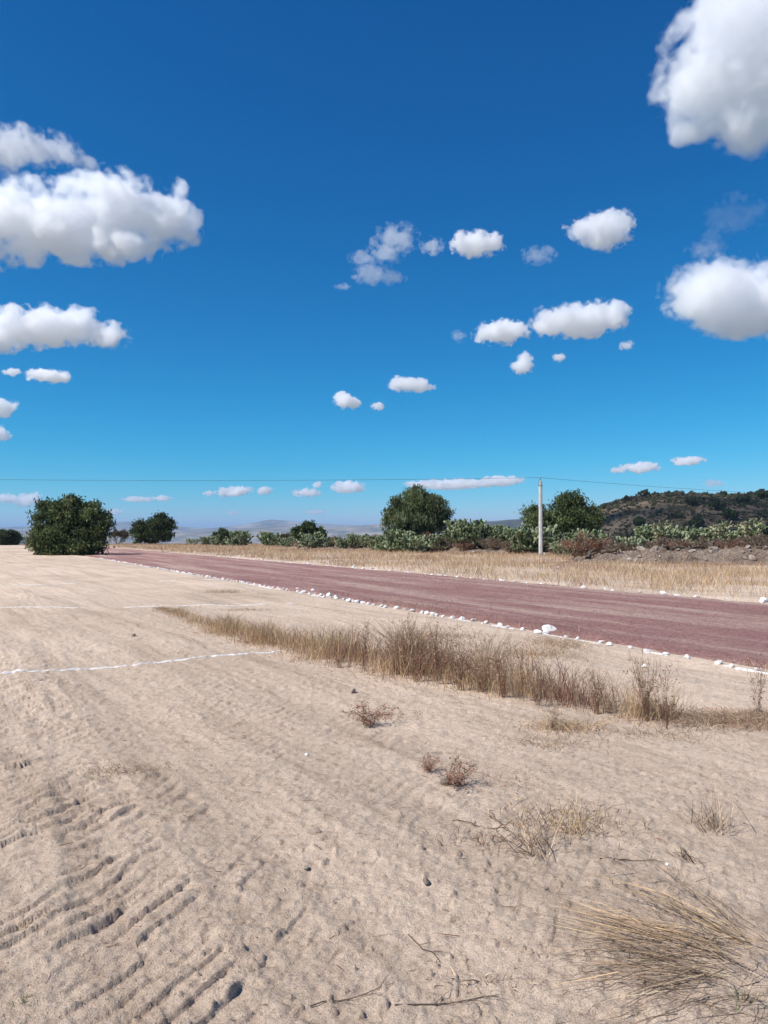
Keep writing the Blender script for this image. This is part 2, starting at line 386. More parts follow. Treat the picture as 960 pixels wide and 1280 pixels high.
# ------------------------------------------------------------------ earth berm behind the roadside grass
class Bank:
    def __init__(b, pts, hts, back, seed):
        b.P = np.array(pts, float); b.H = np.array(hts, float); b.back = back; b.seed = seed
        b.S = np.concatenate([[0], np.cumsum(np.hypot(*np.diff(b.P, axis=0).T))]); b.len = b.S[-1]
        b.ss = np.arange(0, b.len, .25); b.fx, b.fy, b.nx, b.ny = b.frame(b.ss)
    def pt(b, s): return np.interp(s, b.S, b.P[:, 0]), np.interp(s, b.S, b.P[:, 1])
    def frame(b, s):
        x, y = b.pt(s); x1, y1 = b.pt(s + 2.0); x0, y0 = b.pt(s - 2.0)
        dx, dy = x1 - x0, y1 - y0; l = np.hypot(dx, dy) + 1e-9
        return x, y, -dy / l, dx / l            # left normal = away from the track
    def h(b, s, v):                             # v: metres behind the foot
        k = b.seed; hh = np.interp(s, b.S, b.H)
        prof = np.where(v < 1.9, sstep(-.2, 1.9, v), 1 - .25 * sstep(1.9, 4.0, v)) * (1 - sstep(b.back * .6, b.back, v))
        z = hh * prof * (1 + .35 * vn(s * .33, v * .12, 2 + k))
        act = sstep(-.1, .6, v) * (1 - .8 * sstep(3.0, 5, v)) * sstep(.02, .3, hh)
        z = z + act * (.12 * fbm(s * .9, v * .9, 3 + k, 4) + .17 * np.abs(vn(s * 2.3, v * 2.3, 6)) + .10 * np.abs(vn(s * 5.1, v * 5.1, 7)) - .06)
        return z + .02
    def xyz(b, s, v):
        x, y, nx, ny = b.frame(s)
        return x + nx * v, y + ny * v, b.h(s, v) - .28 * (1 - sstep(-.3, .15, v)) - .35 * sstep(b.back - 1, b.back, v)
BANKS = [Bank([(-14, 87), (-9, 80), (-3.6, 73.5), (2, 67.5), (6, 63), (9.5, 60), (13, 58.3), (18, 57.5)], [0, .12, .3, .36, .40, .42, .25, 0], 6.0, 0),
         Bank([(8.6, 41.5), (10.5, 40.3), (13.5, 39.3), (17, 38.6), (22, 37.4), (30, 35), (44, 30)], [.0, .45, .72, .78, .78, .75, .75], 22.0, 4)]
def m_berm(nt, b, nd, ln):
    p = pos(nt); f = noise(nt, p, .9, 6, .7); g = noise(nt, p, 8, 5, .7)
    c = ramp(nt, f, [(.32, (.14, .095, .068)), (.46, (.34, .25, .185)), (.7, (.48, .375, .29))])
    ln.new(mixc(nt, .8, c, ramp(nt, g, [(.36, (.36, .34, .32)), (.5, (.9, .9, .9)), (.64, (1.2, 1.2, 1.2))]), 'MULTIPLY'), b.inputs['Base Color'])
    bump(nt, b, g, 1.0, .25)
M_berm = mat('berm_earth', m_berm)
def build_bank(b, label):
    s = np.arange(0, b.len, .14); v = np.concatenate([np.arange(-.4, 5, .13), np.geomspace(5.1, b.back, 10)])
    S, Vv = np.meshgrid(s, v, indexing='ij')
    X, Y, Z = b.xyz(S, Vv)
    V = np.stack([X, Y, Z], -1).reshape(-1, 3); i = np.arange(X.size).reshape(X.shape)
    F = np.stack([i[:-1, :-1], i[1:, :-1], i[1:, 1:], i[:-1, 1:]], -1).reshape(-1, 4)
    tag(obj('earth_bank', mesh_np('earth_bank', V, F, M_berm, smooth=True)), kind='structure', label=label)
build_bank(BANKS[0], 'low earth bank under the cactus hedge behind the pole')
build_bank(BANKS[1], 'broad bank of bare soil and rubble right of the pole')
def bank_v(b, x, y):                           # distance behind the foot of a bank, and place along it
    v = np.empty(len(x)); k = np.empty(len(x), int)
    for a in range(0, len(x), 20000):
        xx = x[a:a + 20000]; yy = y[a:a + 20000]
        d2 = (xx[:, None] - b.fx[::2]) ** 2 + (yy[:, None] - b.fy[::2]) ** 2
        q = d2.argmin(1) * 2; k[a:a + 20000] = q
        v[a:a + 20000] = (xx - b.fx[q]) * b.nx[q] + (yy - b.fy[q]) * b.ny[q]
    ends = (k == 0) | (k >= len(b.ss) - 2)
    return np.where(ends, -9.0, v), k
def surf(x, y):
    x = np.atleast_1d(np.asarray(x, float)); y = np.atleast_1d(np.asarray(y, float))
    z = ground(x, y)
    for b in BANKS:
        v, k = bank_v(b, x, y); ok = (v > -.3) & (v < b.back)
        z = np.where(ok, np.maximum(z, b.h(b.ss[k], v)), z)
    return z

# ------------------------------------------------------------------ lime lines on the dirt
def lime_line(p0, p1, w, label, patch, seed):
    L = math.hypot(p1[0] - p0[0], p1[1] - p0[1]); n = int(L / .02)
    t = np.linspace(0, 1, n); dx, dy = (p1[0] - p0[0]) / L, (p1[1] - p0[1]) / L
    wob = .05 * vn(t * L * .8, t * 0 + seed, seed) + .018 * vn(t * L * 4, t * 0 + seed, seed + 1)
    half = w * .5 * (1 + .35 * vn(t * L * 5, t * 0 + 2 + seed, seed + 2) + .45 * vn(t * L * 15, t * 0 + 4, seed + 3))
    pres = fbm(t * L * .9, t * 0 + seed * 1.7, seed + 4, 3) > patch
    cross = np.array([-1, -.5, .1, .55, 1.0])
    X = (p0[0] + (p1[0] - p0[0]) * t + -dy * wob)[:, None] + -dy * half[:, None] * cross
    Y = (p0[1] + (p1[1] - p0[1]) * t + dx * wob)[:, None] + dx * half[:, None] * cross
    Z = ground(X, Y) + np.array([-.006, .007, .010, .007, -.006]) - (.03 * (1 - pres))[:, None]
    V = np.stack([X, Y, Z], -1).reshape(-1, 3); i = np.arange(X.size).reshape(X.shape)
    F = np.stack([i[:-1, :-1], i[:-1, 1:], i[1:, 1:], i[1:, :-1]], -1).reshape(-1, 4)
    o = obj('lime_line', mesh_np('lime_line', V, F, M_lime, smooth=True))
    tag(o, label, 'chalk line', 'lime lines across the dirt field')
lime_line((-5.2, 8.0), (-1.40, 10.75), .055, 'bright white lime line on the dirt, ending at the dry grass strip', -1.2, 2)
lime_line((-12.6, 15.3), (-2.1, 18.35), .050, 'thin broken lime line on the dirt, second from the grass strip end', -.35, 5)
lime_line((-12, 25.0), (-5.4, 27.6), .05, 'faintest short lime line on the dirt, far across the field', -.1, 8)

# ------------------------------------------------------------------ stones
def rock_mesh(name, m, seed, flat=.62, sub=2, ang=.34):
    import bmesh
    bm = bmesh.new(); bmesh.ops.create_icosphere(bm, subdivisions=sub, radius=.5)
    r = random.Random(seed)
    for _ in range(11):                       # cut facets
        n = Vector((r.gauss(0, 1), r.gauss(0, 1), r.gauss(0, 1))).normalized(); d = r.uniform(.27, .44)
        for v in bm.verts:
            k = v.co.dot(n) - d
            if k > 0: v.co -= n * k * .92
    sx, sy = r.uniform(.85, 1.2), r.uniform(.7, 1.0)
    for v in bm.verts:
        v.co.x *= sx; v.co.y *= sy; v.co.z *= flat
        v.co += Vector((r.gauss(0, 1), r.gauss(0, 1), r.gauss(0, 1))) * .012
    me = bpy.data.meshes.new(name); bm.to_mesh(me); bm.free()
    me.materials.append(m); return me
WS = [rock_mesh('whitewashed_stone', M_wstone, 40 + i, random.Random(i).uniform(.55, .8)) for i in range(9)]
RR = [rock_mesh('rubble_rock', M_rock, 80 + i, random.Random(i).uniform(.5, .85)) for i in range(8)]
rnd = random.Random(3)
def put_stone(x, y, sz, label, group, z=None):
    me = rnd.choice(WS); zz = (float(ground(x, y)) if z is None else z) + sz * .13
    o = obj('white_stone', me, None, (x, y, zz), rnd.uniform(0, 6.28), (sz, sz * rnd.uniform(.8, 1.1), sz * rnd.uniform(.75, 1.05)))
    o.rotation_euler = (rnd.uniform(-.35, .35), rnd.uniform(-.35, .35), rnd.uniform(0, 6.28))
    return tag(o, label, 'stone', group)
y = 8.3; n_st = 0
while y < 52 and n_st < 200:
    x = NEAR[0] + NEAR[1] * y + rnd.gauss(0, .05)
    put_stone(x, y, rnd.uniform(.07, .135) * (1.0 if y < 14 else 1.22) * (1.35 if rnd.random() < .1 else 1), 'small whitewashed stone lining the track edge beside the bare dirt field', 'white stones on the field side of the track')
    n_st += 1
    y += (rnd.uniform(.15, .5) if y < 12.3 else rnd.uniform(.12, .36))
for px, py in ((372, 735), (380, 738), (392, 740), (401, 742), (411, 744), (420, 747), (436, 751), (447, 752)):
    x, y = gp(px, py + rnd.uniform(-1, 2)); put_stone(x, y, rnd.uniform(.14, .24), 'larger whitewashed stone heaped where the field side row thickens', 'heaped white stones')
x, y = gp(686, 789); put_stone(x, y, .27, 'largest whitewashed stone on the field side of the red track', None)
x, y = gp(672, 793); put_stone(x, y, .17, 'whitewashed stone touching the largest stone of the field side row', None)
x, y = gp(806, 829); put_stone(x, y, .10, 'lone small white stone on bare dirt off the row', None)
y = 17.0; n_st = 0
while y < 60:
    px_ = 480 + FPX * (FAR[0] + FAR[1] * y) / y
    dens = .45 + .5 * float(vn(y * .35, 2.2, 4))
    if rnd.random() < max(.25, dens + .35):
        x = FAR[0] + FAR[1] * y + rnd.gauss(0, .10)
        put_stone(x, y, rnd.uniform(.11, .23), 'whitewashed stone lining the track edge beside the tall dry grass', 'white stones on the grass side of the track'); n_st += 1
    y += rnd.uniform(.28, .7)
x, y = gp(955, 753); put_stone(x, y, .34, 'big pale boulder ending the row beside the tall dry grass', None)
# lime spilt under the field side row
def lime_bed():
    t = np.arange(8.0, 52, .03)
    half = .045 * np.clip(1 + .8 * vn(t * 2.2, t * 0, 3) + .7 * vn(t * 9, t * 0, 4), .15, 3); pres = fbm(t * 1.7, t * 0 + 5, 6, 3) > .05
    wob = .05 * vn(t * 1.1, t * 0, 7)
    cross = np.array([-1, -.5, 0, .5, 1])
    X = (NEAR[0] + NEAR[1] * t - .03 + wob)[:, None] + half[:, None] * cross * CK; Y = t[:, None] + half[:, None] * cross * .48
    Z = ground(X, Y) + np.array([-.006, .006, .010, .006, -.006]) - (.03 * (1 - pres))[:, None]
    V = np.stack([X, Y, Z], -1).reshape(-1, 3); i = np.arange(X.size).reshape(X.shape)
    F = np.stack([i[:-1, :-1], i[:-1, 1:], i[1:, 1:], i[1:, :-1]], -1).reshape(-1, 4)
    tag(obj('lime_line', mesh_np('lime_line', V, F, M_lime, smooth=True)), 'lime powder spilt along the white stones edging the red track', 'chalk line')
lime_bed()

# ------------------------------------------------------------------ blades and stems
class Blades:
    def __init__(s): s.V = []; s.F = []; s.C = []; s.n = 0
    def add(s, base, tip, width, col, bend=None):
        """flat tapering blades, base/tip (n,3), width (n,), col (n,3)"""
        n = len(base); d = tip - base
        side = np.cross(d, rng.normal(size=(n, 3))); side /= np.linalg.norm(side, axis=1)[:, None] + 1e-9
        side = side * width[:, None] * .5
        mid = base + d * .55 + (bend if bend is not None else 0)
        V = np.stack([base - side, base + side, mid + side * .8, mid - side * .8, tip], 1).reshape(-1, 3)
        k = s.n + np.arange(n)[:, None] * 5
        s.F.append((np.concatenate([k + 0, k + 1, k + 2, k + 3], 1), np.concatenate([k + 3, k + 2, k + 4], 1)))
        s.V.append(V); s.C.append(np.repeat(col, 5, 0)); s.n += n * 5
    def leaf(s, c, a, wdir, col):
        """diamond leaves: centre, half axis vector, half width vector"""
        n = len(c); V = np.stack([c - a, c + wdir, c + a, c - wdir], 1).reshape(-1, 3)
        k = s.n + np.arange(n)[:, None] * 4
        s.F.append((np.concatenate([k, k + 1, k + 2, k + 3], 1), np.zeros((0, 3), int)))
        s.V.append(V); s.C.append(np.repeat(col, 4, 0)); s.n += n * 4
    def mesh(s, name, m):
        return mesh_np(name, np.concatenate(s.V), [np.concatenate([f[0] for f in s.F]), np.concatenate([f[1] for f in s.F])], m, np.concatenate(s.C))
STRAW = np.array((.60, .44, .285)); GOLD = np.array((.58, .395, .215)); RUST = np.array((.27, .115, .070)); GREY = np.array((.33, .235, .165)); OLIVE = np.array((.26, .22, .11))
def pick(n, pal, wts, var=.25):
    k = rng.choice(len(pal), n, p=np.array(wts) / sum(wts))
    return np.clip(np.array(pal)[k] * (1 + var * rng.normal(size=(n, 1))), .02, .8)
def grass_field(bl, x, y, h, pal, wts, width=.005, lean=.35, zf=surf):
    n = len(x); z = zf(x, y); base = np.stack([x, y, z - .01], 1)
    d = rng.normal(size=(n, 2)) * lean
    tip = base + np.stack([d[:, 0] * h, d[:, 1] * h, h], 1)
    bend = np.stack([-d[:, 0] * h * .22, -d[:, 1] * h * .22, h * .06], 1)
    bl.add(base, tip, np.full(n, width) * rng.uniform(.6, 1.4, n), pick(n, pal, wts), bend)
    return tip
# the strip of dry grass across the field
SL = np.array([(-4.9, 16.9), (-3.6, 14.3), (-2.3, 12.2), (-1.35, 11.1), (-.45, 10.05), (.35, 9.2), (1.05, 8.45), (1.65, 7.85), (2.15, 7.3), (2.6, 6.9)])
SH = np.array([.05, .16, .26, .32, .44, .55, .57, .53, .46, .38]); SWD = np.array([.10, .22, .30, .32, .40, .42, .40, .34, .26, .20])
_ss = np.concatenate([[0], np.cumsum(np.hypot(*np.diff(SL, axis=0).T))])
def strip(n, spread=1.0):
    s = rng.uniform(0, _ss[-1], n)
    keep = rng.uniform(size=n) < np.clip(.30 + .70 * sstep(-.45, .5, fbm(s * 1.6, s * 0 + 1.5, 2, 3)), 0, 1) * np.interp(s, _ss, SWD) / .42
    s = s[keep]; x = np.interp(s, _ss, SL[:, 0]); y = np.interp(s, _ss, SL[:, 1])
    k = rng.normal(size=len(s)) * np.interp(s, _ss, SWD) * .62 * spread
    return s, x + k * .77, y + k * .64, k
def near_grass():
    b = Blades(); s, x, y, k = strip(36000)
    clump = vn(x * 4.5, y * 4.5, 3)
    h = np.interp(s, _ss, SH) * np.clip((.35 + .85 * rng.uniform(size=len(s)) ** 1.6) * (1 + .45 * clump), .1, 1.5) * np.exp(-(k / .55) ** 2) * (1 + .35 * vn(s * 1.9, s * 0 + 3.3, 5))
    h = np.minimum(h, .62 + .2 * rng.uniform(size=len(s)))
    red = sstep(7.0, 9.5, s) * (1 - sstep(12.3, 13.4, s))
    isred = rng.uniform(size=len(s)) < np.maximum(red, .2) * np.clip(.62 + .9 * vn(x * 2.2, y * 2.2, 8), 0, .95)
    grass_field(b, x[~isred], y[~isred], h[~isred], [STRAW, GOLD, GREY, OLIVE], [5, 5, 2, .3], .0045, .42, ground)
    grass_field(b, x[isred], y[isred], h[isred] * .9, [RUST, GREY, RUST * .6], [4, 3, 1.5], .0048, .50, ground)
    # flattened litter round the foot
    s, x, y, k = strip(9000, 1.7); n = len(s)
    grass_field(b, x, y, rng.uniform(.02, .07, n), [GREY, STRAW, RUST], [5, 2, 2], .005, 1.8, ground)
    tag(obj('dry_grass', b.mesh('dry_grass', M_straw)), 'dense strip of dry straw and rust coloured grass across the dirt field', 'dry grass', kind='stuff')
near_grass()
def mat_grass():
    b = Blades()
    # trampled mat that carries on from the right end of the strip, and thin litter on the dirt
    for (cx, cy, rx, ry, n, h, pal, w) in [(3.15, 6.75, .62, .28, 3000, .10, [GREY, STRAW, RUST * 1.2], [5, 3, 1]), (4.2, 6.55, .7, .3, 2200, .09, [GREY, STRAW], [5, 3]), (1.5, 6.5, .28, .16, 600, .10, [STRAW, GOLD, GREY], [4, 2, 3]),
            (1.25, 6.05, .35, .2, 500, .05, [GREY, STRAW], [4, 2]), (.95, 4.3, .30, .22, 420, .08, [GREY, STRAW, OLIVE], [5, 3, 2]), (.62, 4.0, .25, .15, 260, .05, [GREY, RUST], [4, 2]), (-1.75, 5.2, .28, .16, 420, .035, [OLIVE, GREY, RUST], [4, 4, 1]),
            (2.05, 10.4, .5, .35, 900, .10, [GREY, STRAW], [3, 3]), (.9, 12.0, .7, .4, 700, .08, [STRAW, GREY], [3, 3]), (2.5, 11.2, .4, .4, 700, .14, [STRAW, GREY], [3, 3]), (-4.4, 21.5, .6, .4, 600, .12, [GREY, OLIVE, STRAW], [3, 1, 3]), (-3.0, 16.4, .6, .3, 400, .06, [GREY], [1]),
            (.35, 2.75, .18, .05, 120, .03, [GREY, STRAW], [3, 2]), (.0, 7.0, .3, .2, 420, .04, [GREY, RUST], [3, 2]), (2.2, 6.3, .4, .2, 420, .05, [GREY, STRAW], [3, 2]), (.7, 5.0, .4, .22, 300, .03, [GREY, RUST], [3, 2])]:
        x = cx + rng.normal(size=n) * rx * .6; y = cy + rng.normal(size=n) * ry * .6
        grass_field(b, x, y, h * rng.uniform(.2, 1.1, n), pal, w, .0042, 1.1, ground)
    # sparse broken straw lying all over the field near the camera
    n = 5200; y = rng.uniform(1.9, 14, n) ** 1.0; x = rng.uniform(-.75, .75, n) * y
    keep = (rng.uniform(size=n) < .15 + .85 * sstep(-.1, .6, fbm(x * .7, y * .7, 9, 3)) * sstep(-2.5, .5, x + (y - 5) * .4)) & (e_near(x, y) < 0)
    x, y = x[keep], y[keep]; n = len(x); z = ground(x, y); a = rng.uniform(0, 6.28, n); L = rng.uniform(.02, .11, n)
    p0 = np.stack([x, y, z + .004], 1); p1x = x + np.cos(a) * L; p1y = y + np.sin(a) * L
    p1 = np.stack([p1x, p1y, ground(p1x, p1y) + rng.uniform(.003, .025, n)], 1)
    b.add(p0, p1, rng.uniform(.0018, .004, n), pick(n, [GREY * .7, STRAW, RUST * .7], [5, 3, 2]))
    tag(obj('dry_litter', b.mesh('dry_litter', M_straw)), 'thin trampled straw and twigs scattered over the dirt', 'dry grass', kind='stuff')
mat_grass()
def far_grass():
    b = Blades(); n = 180000
    y = rng.uniform(14, 118, n * 2); w = rng.uniform(size=n * 2) < (20 / y); y = y[w]; n = len(y)
    v = rng.uniform(.15, 24, n); x = FAR[0] + FAR[1] * y + v / CK
    z = surf(x, y)
    vv = np.maximum(bank_v(BANKS[0], x, y)[0], bank_v(BANKS[1], x, y)[0])
    dens = np.where(vv < -.2, .75 + .5 * fbm(x * .5, y * .5, 2, 2), np.where(vv < 3.2, .10 + .35 * sstep(.1, .7, fbm(x * .7, y * .7, 5, 2)), .42))
    dens *= sstep(-.25, .9, v - .2 + .6 * vn(x * 1.5, y * 1.5, 4))
    keep = (rng.uniform(size=n) < dens) & (np.abs(x) < y * .62 + 4); x, y, z, vv = x[keep], y[keep], z[keep], vv[keep]; n = len(x)
    h = np.clip(.24 * (1 + .5 * vn(x * .8, y * .8, 6)) * (1 + .25 * rng.normal(size=n)), .06, .7) * np.where(vv > 2, 1.15, 1) * np.where(vv > 0, .8, 1)
    red = fbm(x * .35 + 3, y * .35, 7, 3) + np.where(vv > 1.5, .45, 0)
    r = rng.uniform(size=n) < sstep(.0, .9, red) * .8
    wd = .005 + y * .00021
    base = np.stack([x, y, z - .02], 1)
    def part(m, pal, wts):
        k = m.sum(); d = rng.normal(size=(k, 2)) * .40 * h[m][:, None]
        tip = base[m] + np.concatenate([d, h[m][:, None]], 1)
        b.add(base[m], tip, wd[m] * rng.uniform(.6, 1.4, k), pick(k, pal, wts))
    part(~r, [STRAW, GOLD, GREY, OLIVE], [4, 4.5, 2, .3]); part(r, [np.array((.36, .205, .125)), GREY, RUST * 1.2], [4, 2, 2])
    tag(obj('roadside_grass', b.mesh('roadside_grass', M_straw)), 'wide belt of golden dry grass beyond the red track', 'dry grass', kind='stuff')
    # thin reddish growth on the near edge of the track
    b = Blades(); n = 5200; y = rng.uniform(9, 40, n); v = np.abs(rng.normal(size=n)) * .32 + .12
    x = NEAR[0] + NEAR[1] * y + v / CK; keep = rng.uniform(size=n) < sstep(-.1, .7, fbm(y * .35, y * 0 + 4, 4, 2) + .35 * (y > 11.5) * (y < 19)) * .9
    x, y = x[keep], y[keep]
    grass_field(b, x, y, rng.uniform(.04, .17, len(x)), [RUST * 1.4, STRAW, GREY], [3, 3, 3], .006, .5, ground)
    tag(obj('track_edge_grass', b.mesh('track_edge_grass', M_straw)), 'thin reddish dry grass along the field side of the track', 'dry grass', kind='stuff')
far_grass()

# ------------------------------------------------------------------ loose crumbs of soil and cinder
def crumbs(name, x, y, z, size, m, label):
    n = len(x); O = np.array([(1, 0, 0), (-.5, .87, 0), (-.5, -.87, 0), (0, 0, .75), (.1, .1, -.5)], float)
    F0 = np.array([(0, 1, 3), (1, 2, 3), (2, 0, 3), (1, 0, 4), (2, 1, 4), (0, 2, 4)])
    a = rng.uniform(0, 6.28, n); c, s_ = np.cos(a), np.sin(a)
    V = O[None] * (1 + .35 * np.clip(rng.normal(size=(n, 5, 3)), -1.2, 1.2)) * size[:, None, None] * .5
    X = V[..., 0] * c[:, None] - V[..., 1] * s_[:, None]; Y = V[..., 0] * s_[:, None] + V[..., 1] * c[:, None]
    V = np.stack([X + x[:, None], Y + y[:, None], V[..., 2] + (z + size * .12)[:, None]], -1).reshape(-1, 3)
    F = (F0[None] + np.arange(n)[:, None, None] * 5).reshape(-1, 3)
    tag(obj(name, mesh_np(name, V, F, m)), label, 'gravel', kind='stuff')
n = 36000; y = 1.8 + 12 * rng.uniform(size=n) ** 2.0; x = rng.uniform(-.7, .7, n) * y
keep = (e_near(x, y) < -.1) & (rng.uniform(size=n) < .12 + .88 * sstep(-.25, .6, fbm(x * 1.1, y * 1.1, 6, 4))); x, y = x[keep], y[keep]
crumbs('soil_crumbs', x, y, ground(x, y), np.exp(np.clip(rng.normal(size=len(x)), -2, 1.7) * .45) * (.0035 + .0005 * y), M_soil, 'loose soil crumbs strewn over the tyre marked dirt')
n = 16000; y = 7.5 + 22 * rng.uniform(size=n) ** 1.5; v = rng.uniform(.1, 8.2, n); x = NEAR[0] + NEAR[1] * y + v / CK; keep = x < y * .62; x, y = x[keep], y[keep]
crumbs('cinder_crumbs', x, y, np.full(len(x), .032), np.exp(np.clip(rng.normal(size=len(x)), -2, 1.6) * .4) * (.007 + .0005 * y), M_track, 'loose red cinder crumbs lying on the running track')

# ------------------------------------------------------------------ tubes, weeds
def tube(pts, rad, n=6):
    pts = np.asarray(pts, float); rad = np.asarray(rad, float); m = len(pts); V = []
    for i in range(m):
        d = pts[min(i + 1, m - 1)] - pts[max(i - 1, 0)]; d = d / (np.linalg.norm(d) + 1e-9)
        a = np.cross(d, (0, 0, 1) if abs(d[2]) < .9 else (1, 0, 0)); a /= np.linalg.norm(a) + 1e-9; c = np.cross(d, a)
        th = np.arange(n) / n * 2 * math.pi
        V.append(pts[i] + rad[i] * (np.cos(th)[:, None] * a + np.sin(th)[:, None] * c))
    V = np.concatenate(V); F = []
    for i in range(m - 1):
        for j in range(n):
            k = (j + 1) % n; F.append((i * n + j, i * n + k, (i + 1) * n + k, (i + 1) * n + j))
    F = np.array(F); return V, F
def join(parts):
    V = []; F = []; o = 0
    for v, f in parts: V.append(v); F.append(f + o); o += len(v)
    return np.concatenate(V), np.concatenate(F)
def weed_meshes(seed, H, W, n_stem, pal, wts, leafy=1.0):
    g = np.random.default_rng(seed); st = Blades(); lv = Blades()
    for _ in range(n_stem):
        a = g.uniform(0, 6.28); ln = H * g.uniform(.5, 1.0); sp = W * g.uniform(.1, 1) ** .8
        p0 = np.array([g.normal() * .02, g.normal() * .02, -.01]); p2 = np.array([math.cos(a) * sp, math.sin(a) * sp, ln])
        p1 = p0 + (p2 - p0) * .5 + np.array([-math.cos(a) * sp * .18, -math.sin(a) * sp * .18, ln * .06])
        st.add(np.array([p0, p1]), np.array([p1, p2]), np.array([.0055, .004]), pick(2, [RUST * .8, GREY * .8], [1, 1]))
        nb = int(7 * leafy) + 2
        t = g.uniform(.2, 1, nb)[:, None]; q = p0 + (p2 - p0) * t
        e = q + np.concatenate([g.normal(size=(nb, 2)) * W * .28, np.abs(g.normal(size=(nb, 1))) * H * .16], 1)
        st.add(q, e, np.full(nb, .003), pick(nb, [RUST * .8, GREY], [1, 1]))
        nl = int(16 * leafy)
        t = g.uniform(0, 1, nl); j = g.integers(0, nb, nl); c = q[j] * (1 - t[:, None]) + e[j] * t[:, None] + g.normal(size=(nl, 3)) * .008
        ax = g.normal(size=(nl, 3)); ax /= np.linalg.norm(ax, axis=1)[:, None]; wd = np.cross(ax, g.normal(size=(nl, 3))); wd /= np.linalg.norm(wd, axis=1)[:, None] + 1e-9
        lv.leaf(c, ax * g.uniform(.006, .016, nl)[:, None], wd * g.uniform(.003, .006, nl)[:, None], pick(nl, pal, wts))
    return st.mesh('stems', M_straw), lv.mesh('leaves', M_straw)
WEED = [weed_meshes(1, .66, .26, 20, [RUST, GREY, STRAW], [4, 3, 1]), weed_meshes(2, .72, .16, 11, [RUST, RUST * .7, GREY], [4, 2, 2]), weed_meshes(3, .55, .26, 18, [GREY, STRAW, RUST], [4, 2, 2]),
        weed_meshes(4, .20, .24, 20, [RUST * 1.5, RUST, GREY], [3, 4, 2], 1.1), weed_meshes(5, .62, .20, 26, [STRAW, GOLD, GREY], [4, 3, 2], 1.2)]
def weed(name, k, x, y, label, sc_=1.0, rz=None, cat='weed', group=None):
    t = thing(name, label, cat, (x, y, float(ground(x, y))), rnd.uniform(0, 6.28) if rz is None else rz, group, sc_)
    obj('stems', WEED[k][0], t); obj('leaves', WEED[k][1], t); return t
for q, (px, py, k, s) in enumerate(sorted([(455, 838, 1, .9), (492, 842, 0, .95), (520, 850, 2, 1.0), (548, 852, 1, 1.05), (575, 860, 0, 1.0), (600, 862, 2, 1.0), (628, 868, 0, .95), (655, 872, 1, .85), (672, 878, 2, .75), (425, 832, 2, .7), (510, 838, 1, 1.0), (560, 846, 0, .9), (610, 853, 2, .9)])):
    x, y = gp(px, py); weed('dry_weed', k, x, y, ORD[q] + ' tall rust brown weed in the grass strip counted from the lime line end', s, None, 'weed', 'rust coloured weeds in the grass strip')
x, y = gp(808, 895); weed('grass_tuft', 4, x, y, 'bushy straw tuft with dark foot closing the grass strip', 1.0, None, 'grass tuft')
x, y = gp(745, 885); weed('grass_tuft', 4, x, y, 'shorter straw tuft beside the bushy one ending the grass strip', .72, None, 'grass tuft')
x, y = gp(833, 905); weed('dry_weed', 1, x, y, 'thin dark upright stalk leaning at the grass strip end', .85)
x, y = gp(460, 905); weed('dry_weed', 3, x, y, 'small reddish weed alone on bare dirt before the grass strip', 1.0)
x, y = gp(570, 988); weed('dry_weed', 3, x, y, 'low spreading rust orange weed around a pale stone on dirt', .8)
x, y = gp(535, 968); weed('dry_weed', 3, x, y, 'tiny olive brown weed beside the rust orange one', .55)
x, y = gp(690, 910); weed('dry_weed', 2, x, y, 'flattened grey weed below the right part of the grass strip', .45)
x, y = gp(948, 893); weed('dry_weed', 1, x, y, 'single bare stalk standing in trampled grey grass', .75)

# tufts and the flattened hay in the foreground
def tuft(name, x, y, n, L, lean_dir, lean, pal, wts, label, spread=.05, width=.004, curl=.4, cat='grass tuft'):
    z = float(ground(x, y)); b = Blades(); a = rng.normal(size=n) * 1.0 + lean_dir
    ln = L * rng.uniform(.4, 1, n); el = np.clip(lean + .28 * rng.normal(size=n), .02, 1.5)
    o = rng.normal(size=(n, 2)) * spread
    d = np.stack([np.cos(a) * np.cos(el), np.sin(a) * np.cos(el), np.sin(el)], 1)
    base = np.concatenate([o, np.full((n, 1), -.005)], 1); tip = base + d * ln[:, None]; tip[:, 2] = np.maximum(tip[:, 2], .005)
    bend = np.zeros((n, 3)); bend[:, 2] = ln * curl * .2
    b.add(base, tip, width * rng.uniform(.6, 1.3, n), pick(n, pal, wts), bend)
    return tag(obj(name, b.mesh(name, M_straw), None, (x, y, z)), label, cat)
x, y = gp(893, 1036); tuft('grass_tuft', x, y, 70, .26, 1.6, .85, [STRAW, GREY, GREY * .5], [3, 3, 2], 'spiky half dead grass tuft with dark root on bare dirt')
x, y = gp(675, 1078); tuft('grass_tuft', x, y, 60, .30, 2.0, .5, [GREY, STRAW, GREY * .4], [4, 2, 2], 'thin grey grass tuft with sprawling wiry stems on dirt', .05)
x, y = gp(715, 1050); tuft('grass_tuft', x, y, 60, .20, 1.2, .8, [STRAW, GOLD, GREY], [3, 2, 2], 'short straw tuft behind the sprawling grey one', .05)
x, y = gp(862, 1078); tuft('grass_tuft', x, y, 40, .14, 2.8, .4, [GREY * .4, GREY], [3, 2], 'small blackish dead tuft above the flattened hay', .03)
x, y = gp(935, 1268); tuft('grass_tuft', x, y, 34, .05, 1.5, .8, [np.array((.13, .17, .08)), OLIVE], [2, 3], 'small fresh green sprout beside the flattened hay', .03)
x, y = gp(30, 1258); tuft('grass_tuft', x, y, 40, .04, 1.5, .7, [np.array((.16, .19, .08)), OLIVE], [3, 2], 'tiny green sprout on tyre marked dirt', .012, .003)
x, y = gp(30, 1165); tuft('grass_tuft', x, y, 40, .06, 1.5, .5, [STRAW, OLIVE], [3, 2], 'tiny yellowish tuft on tyre marked dirt', .015, .003)
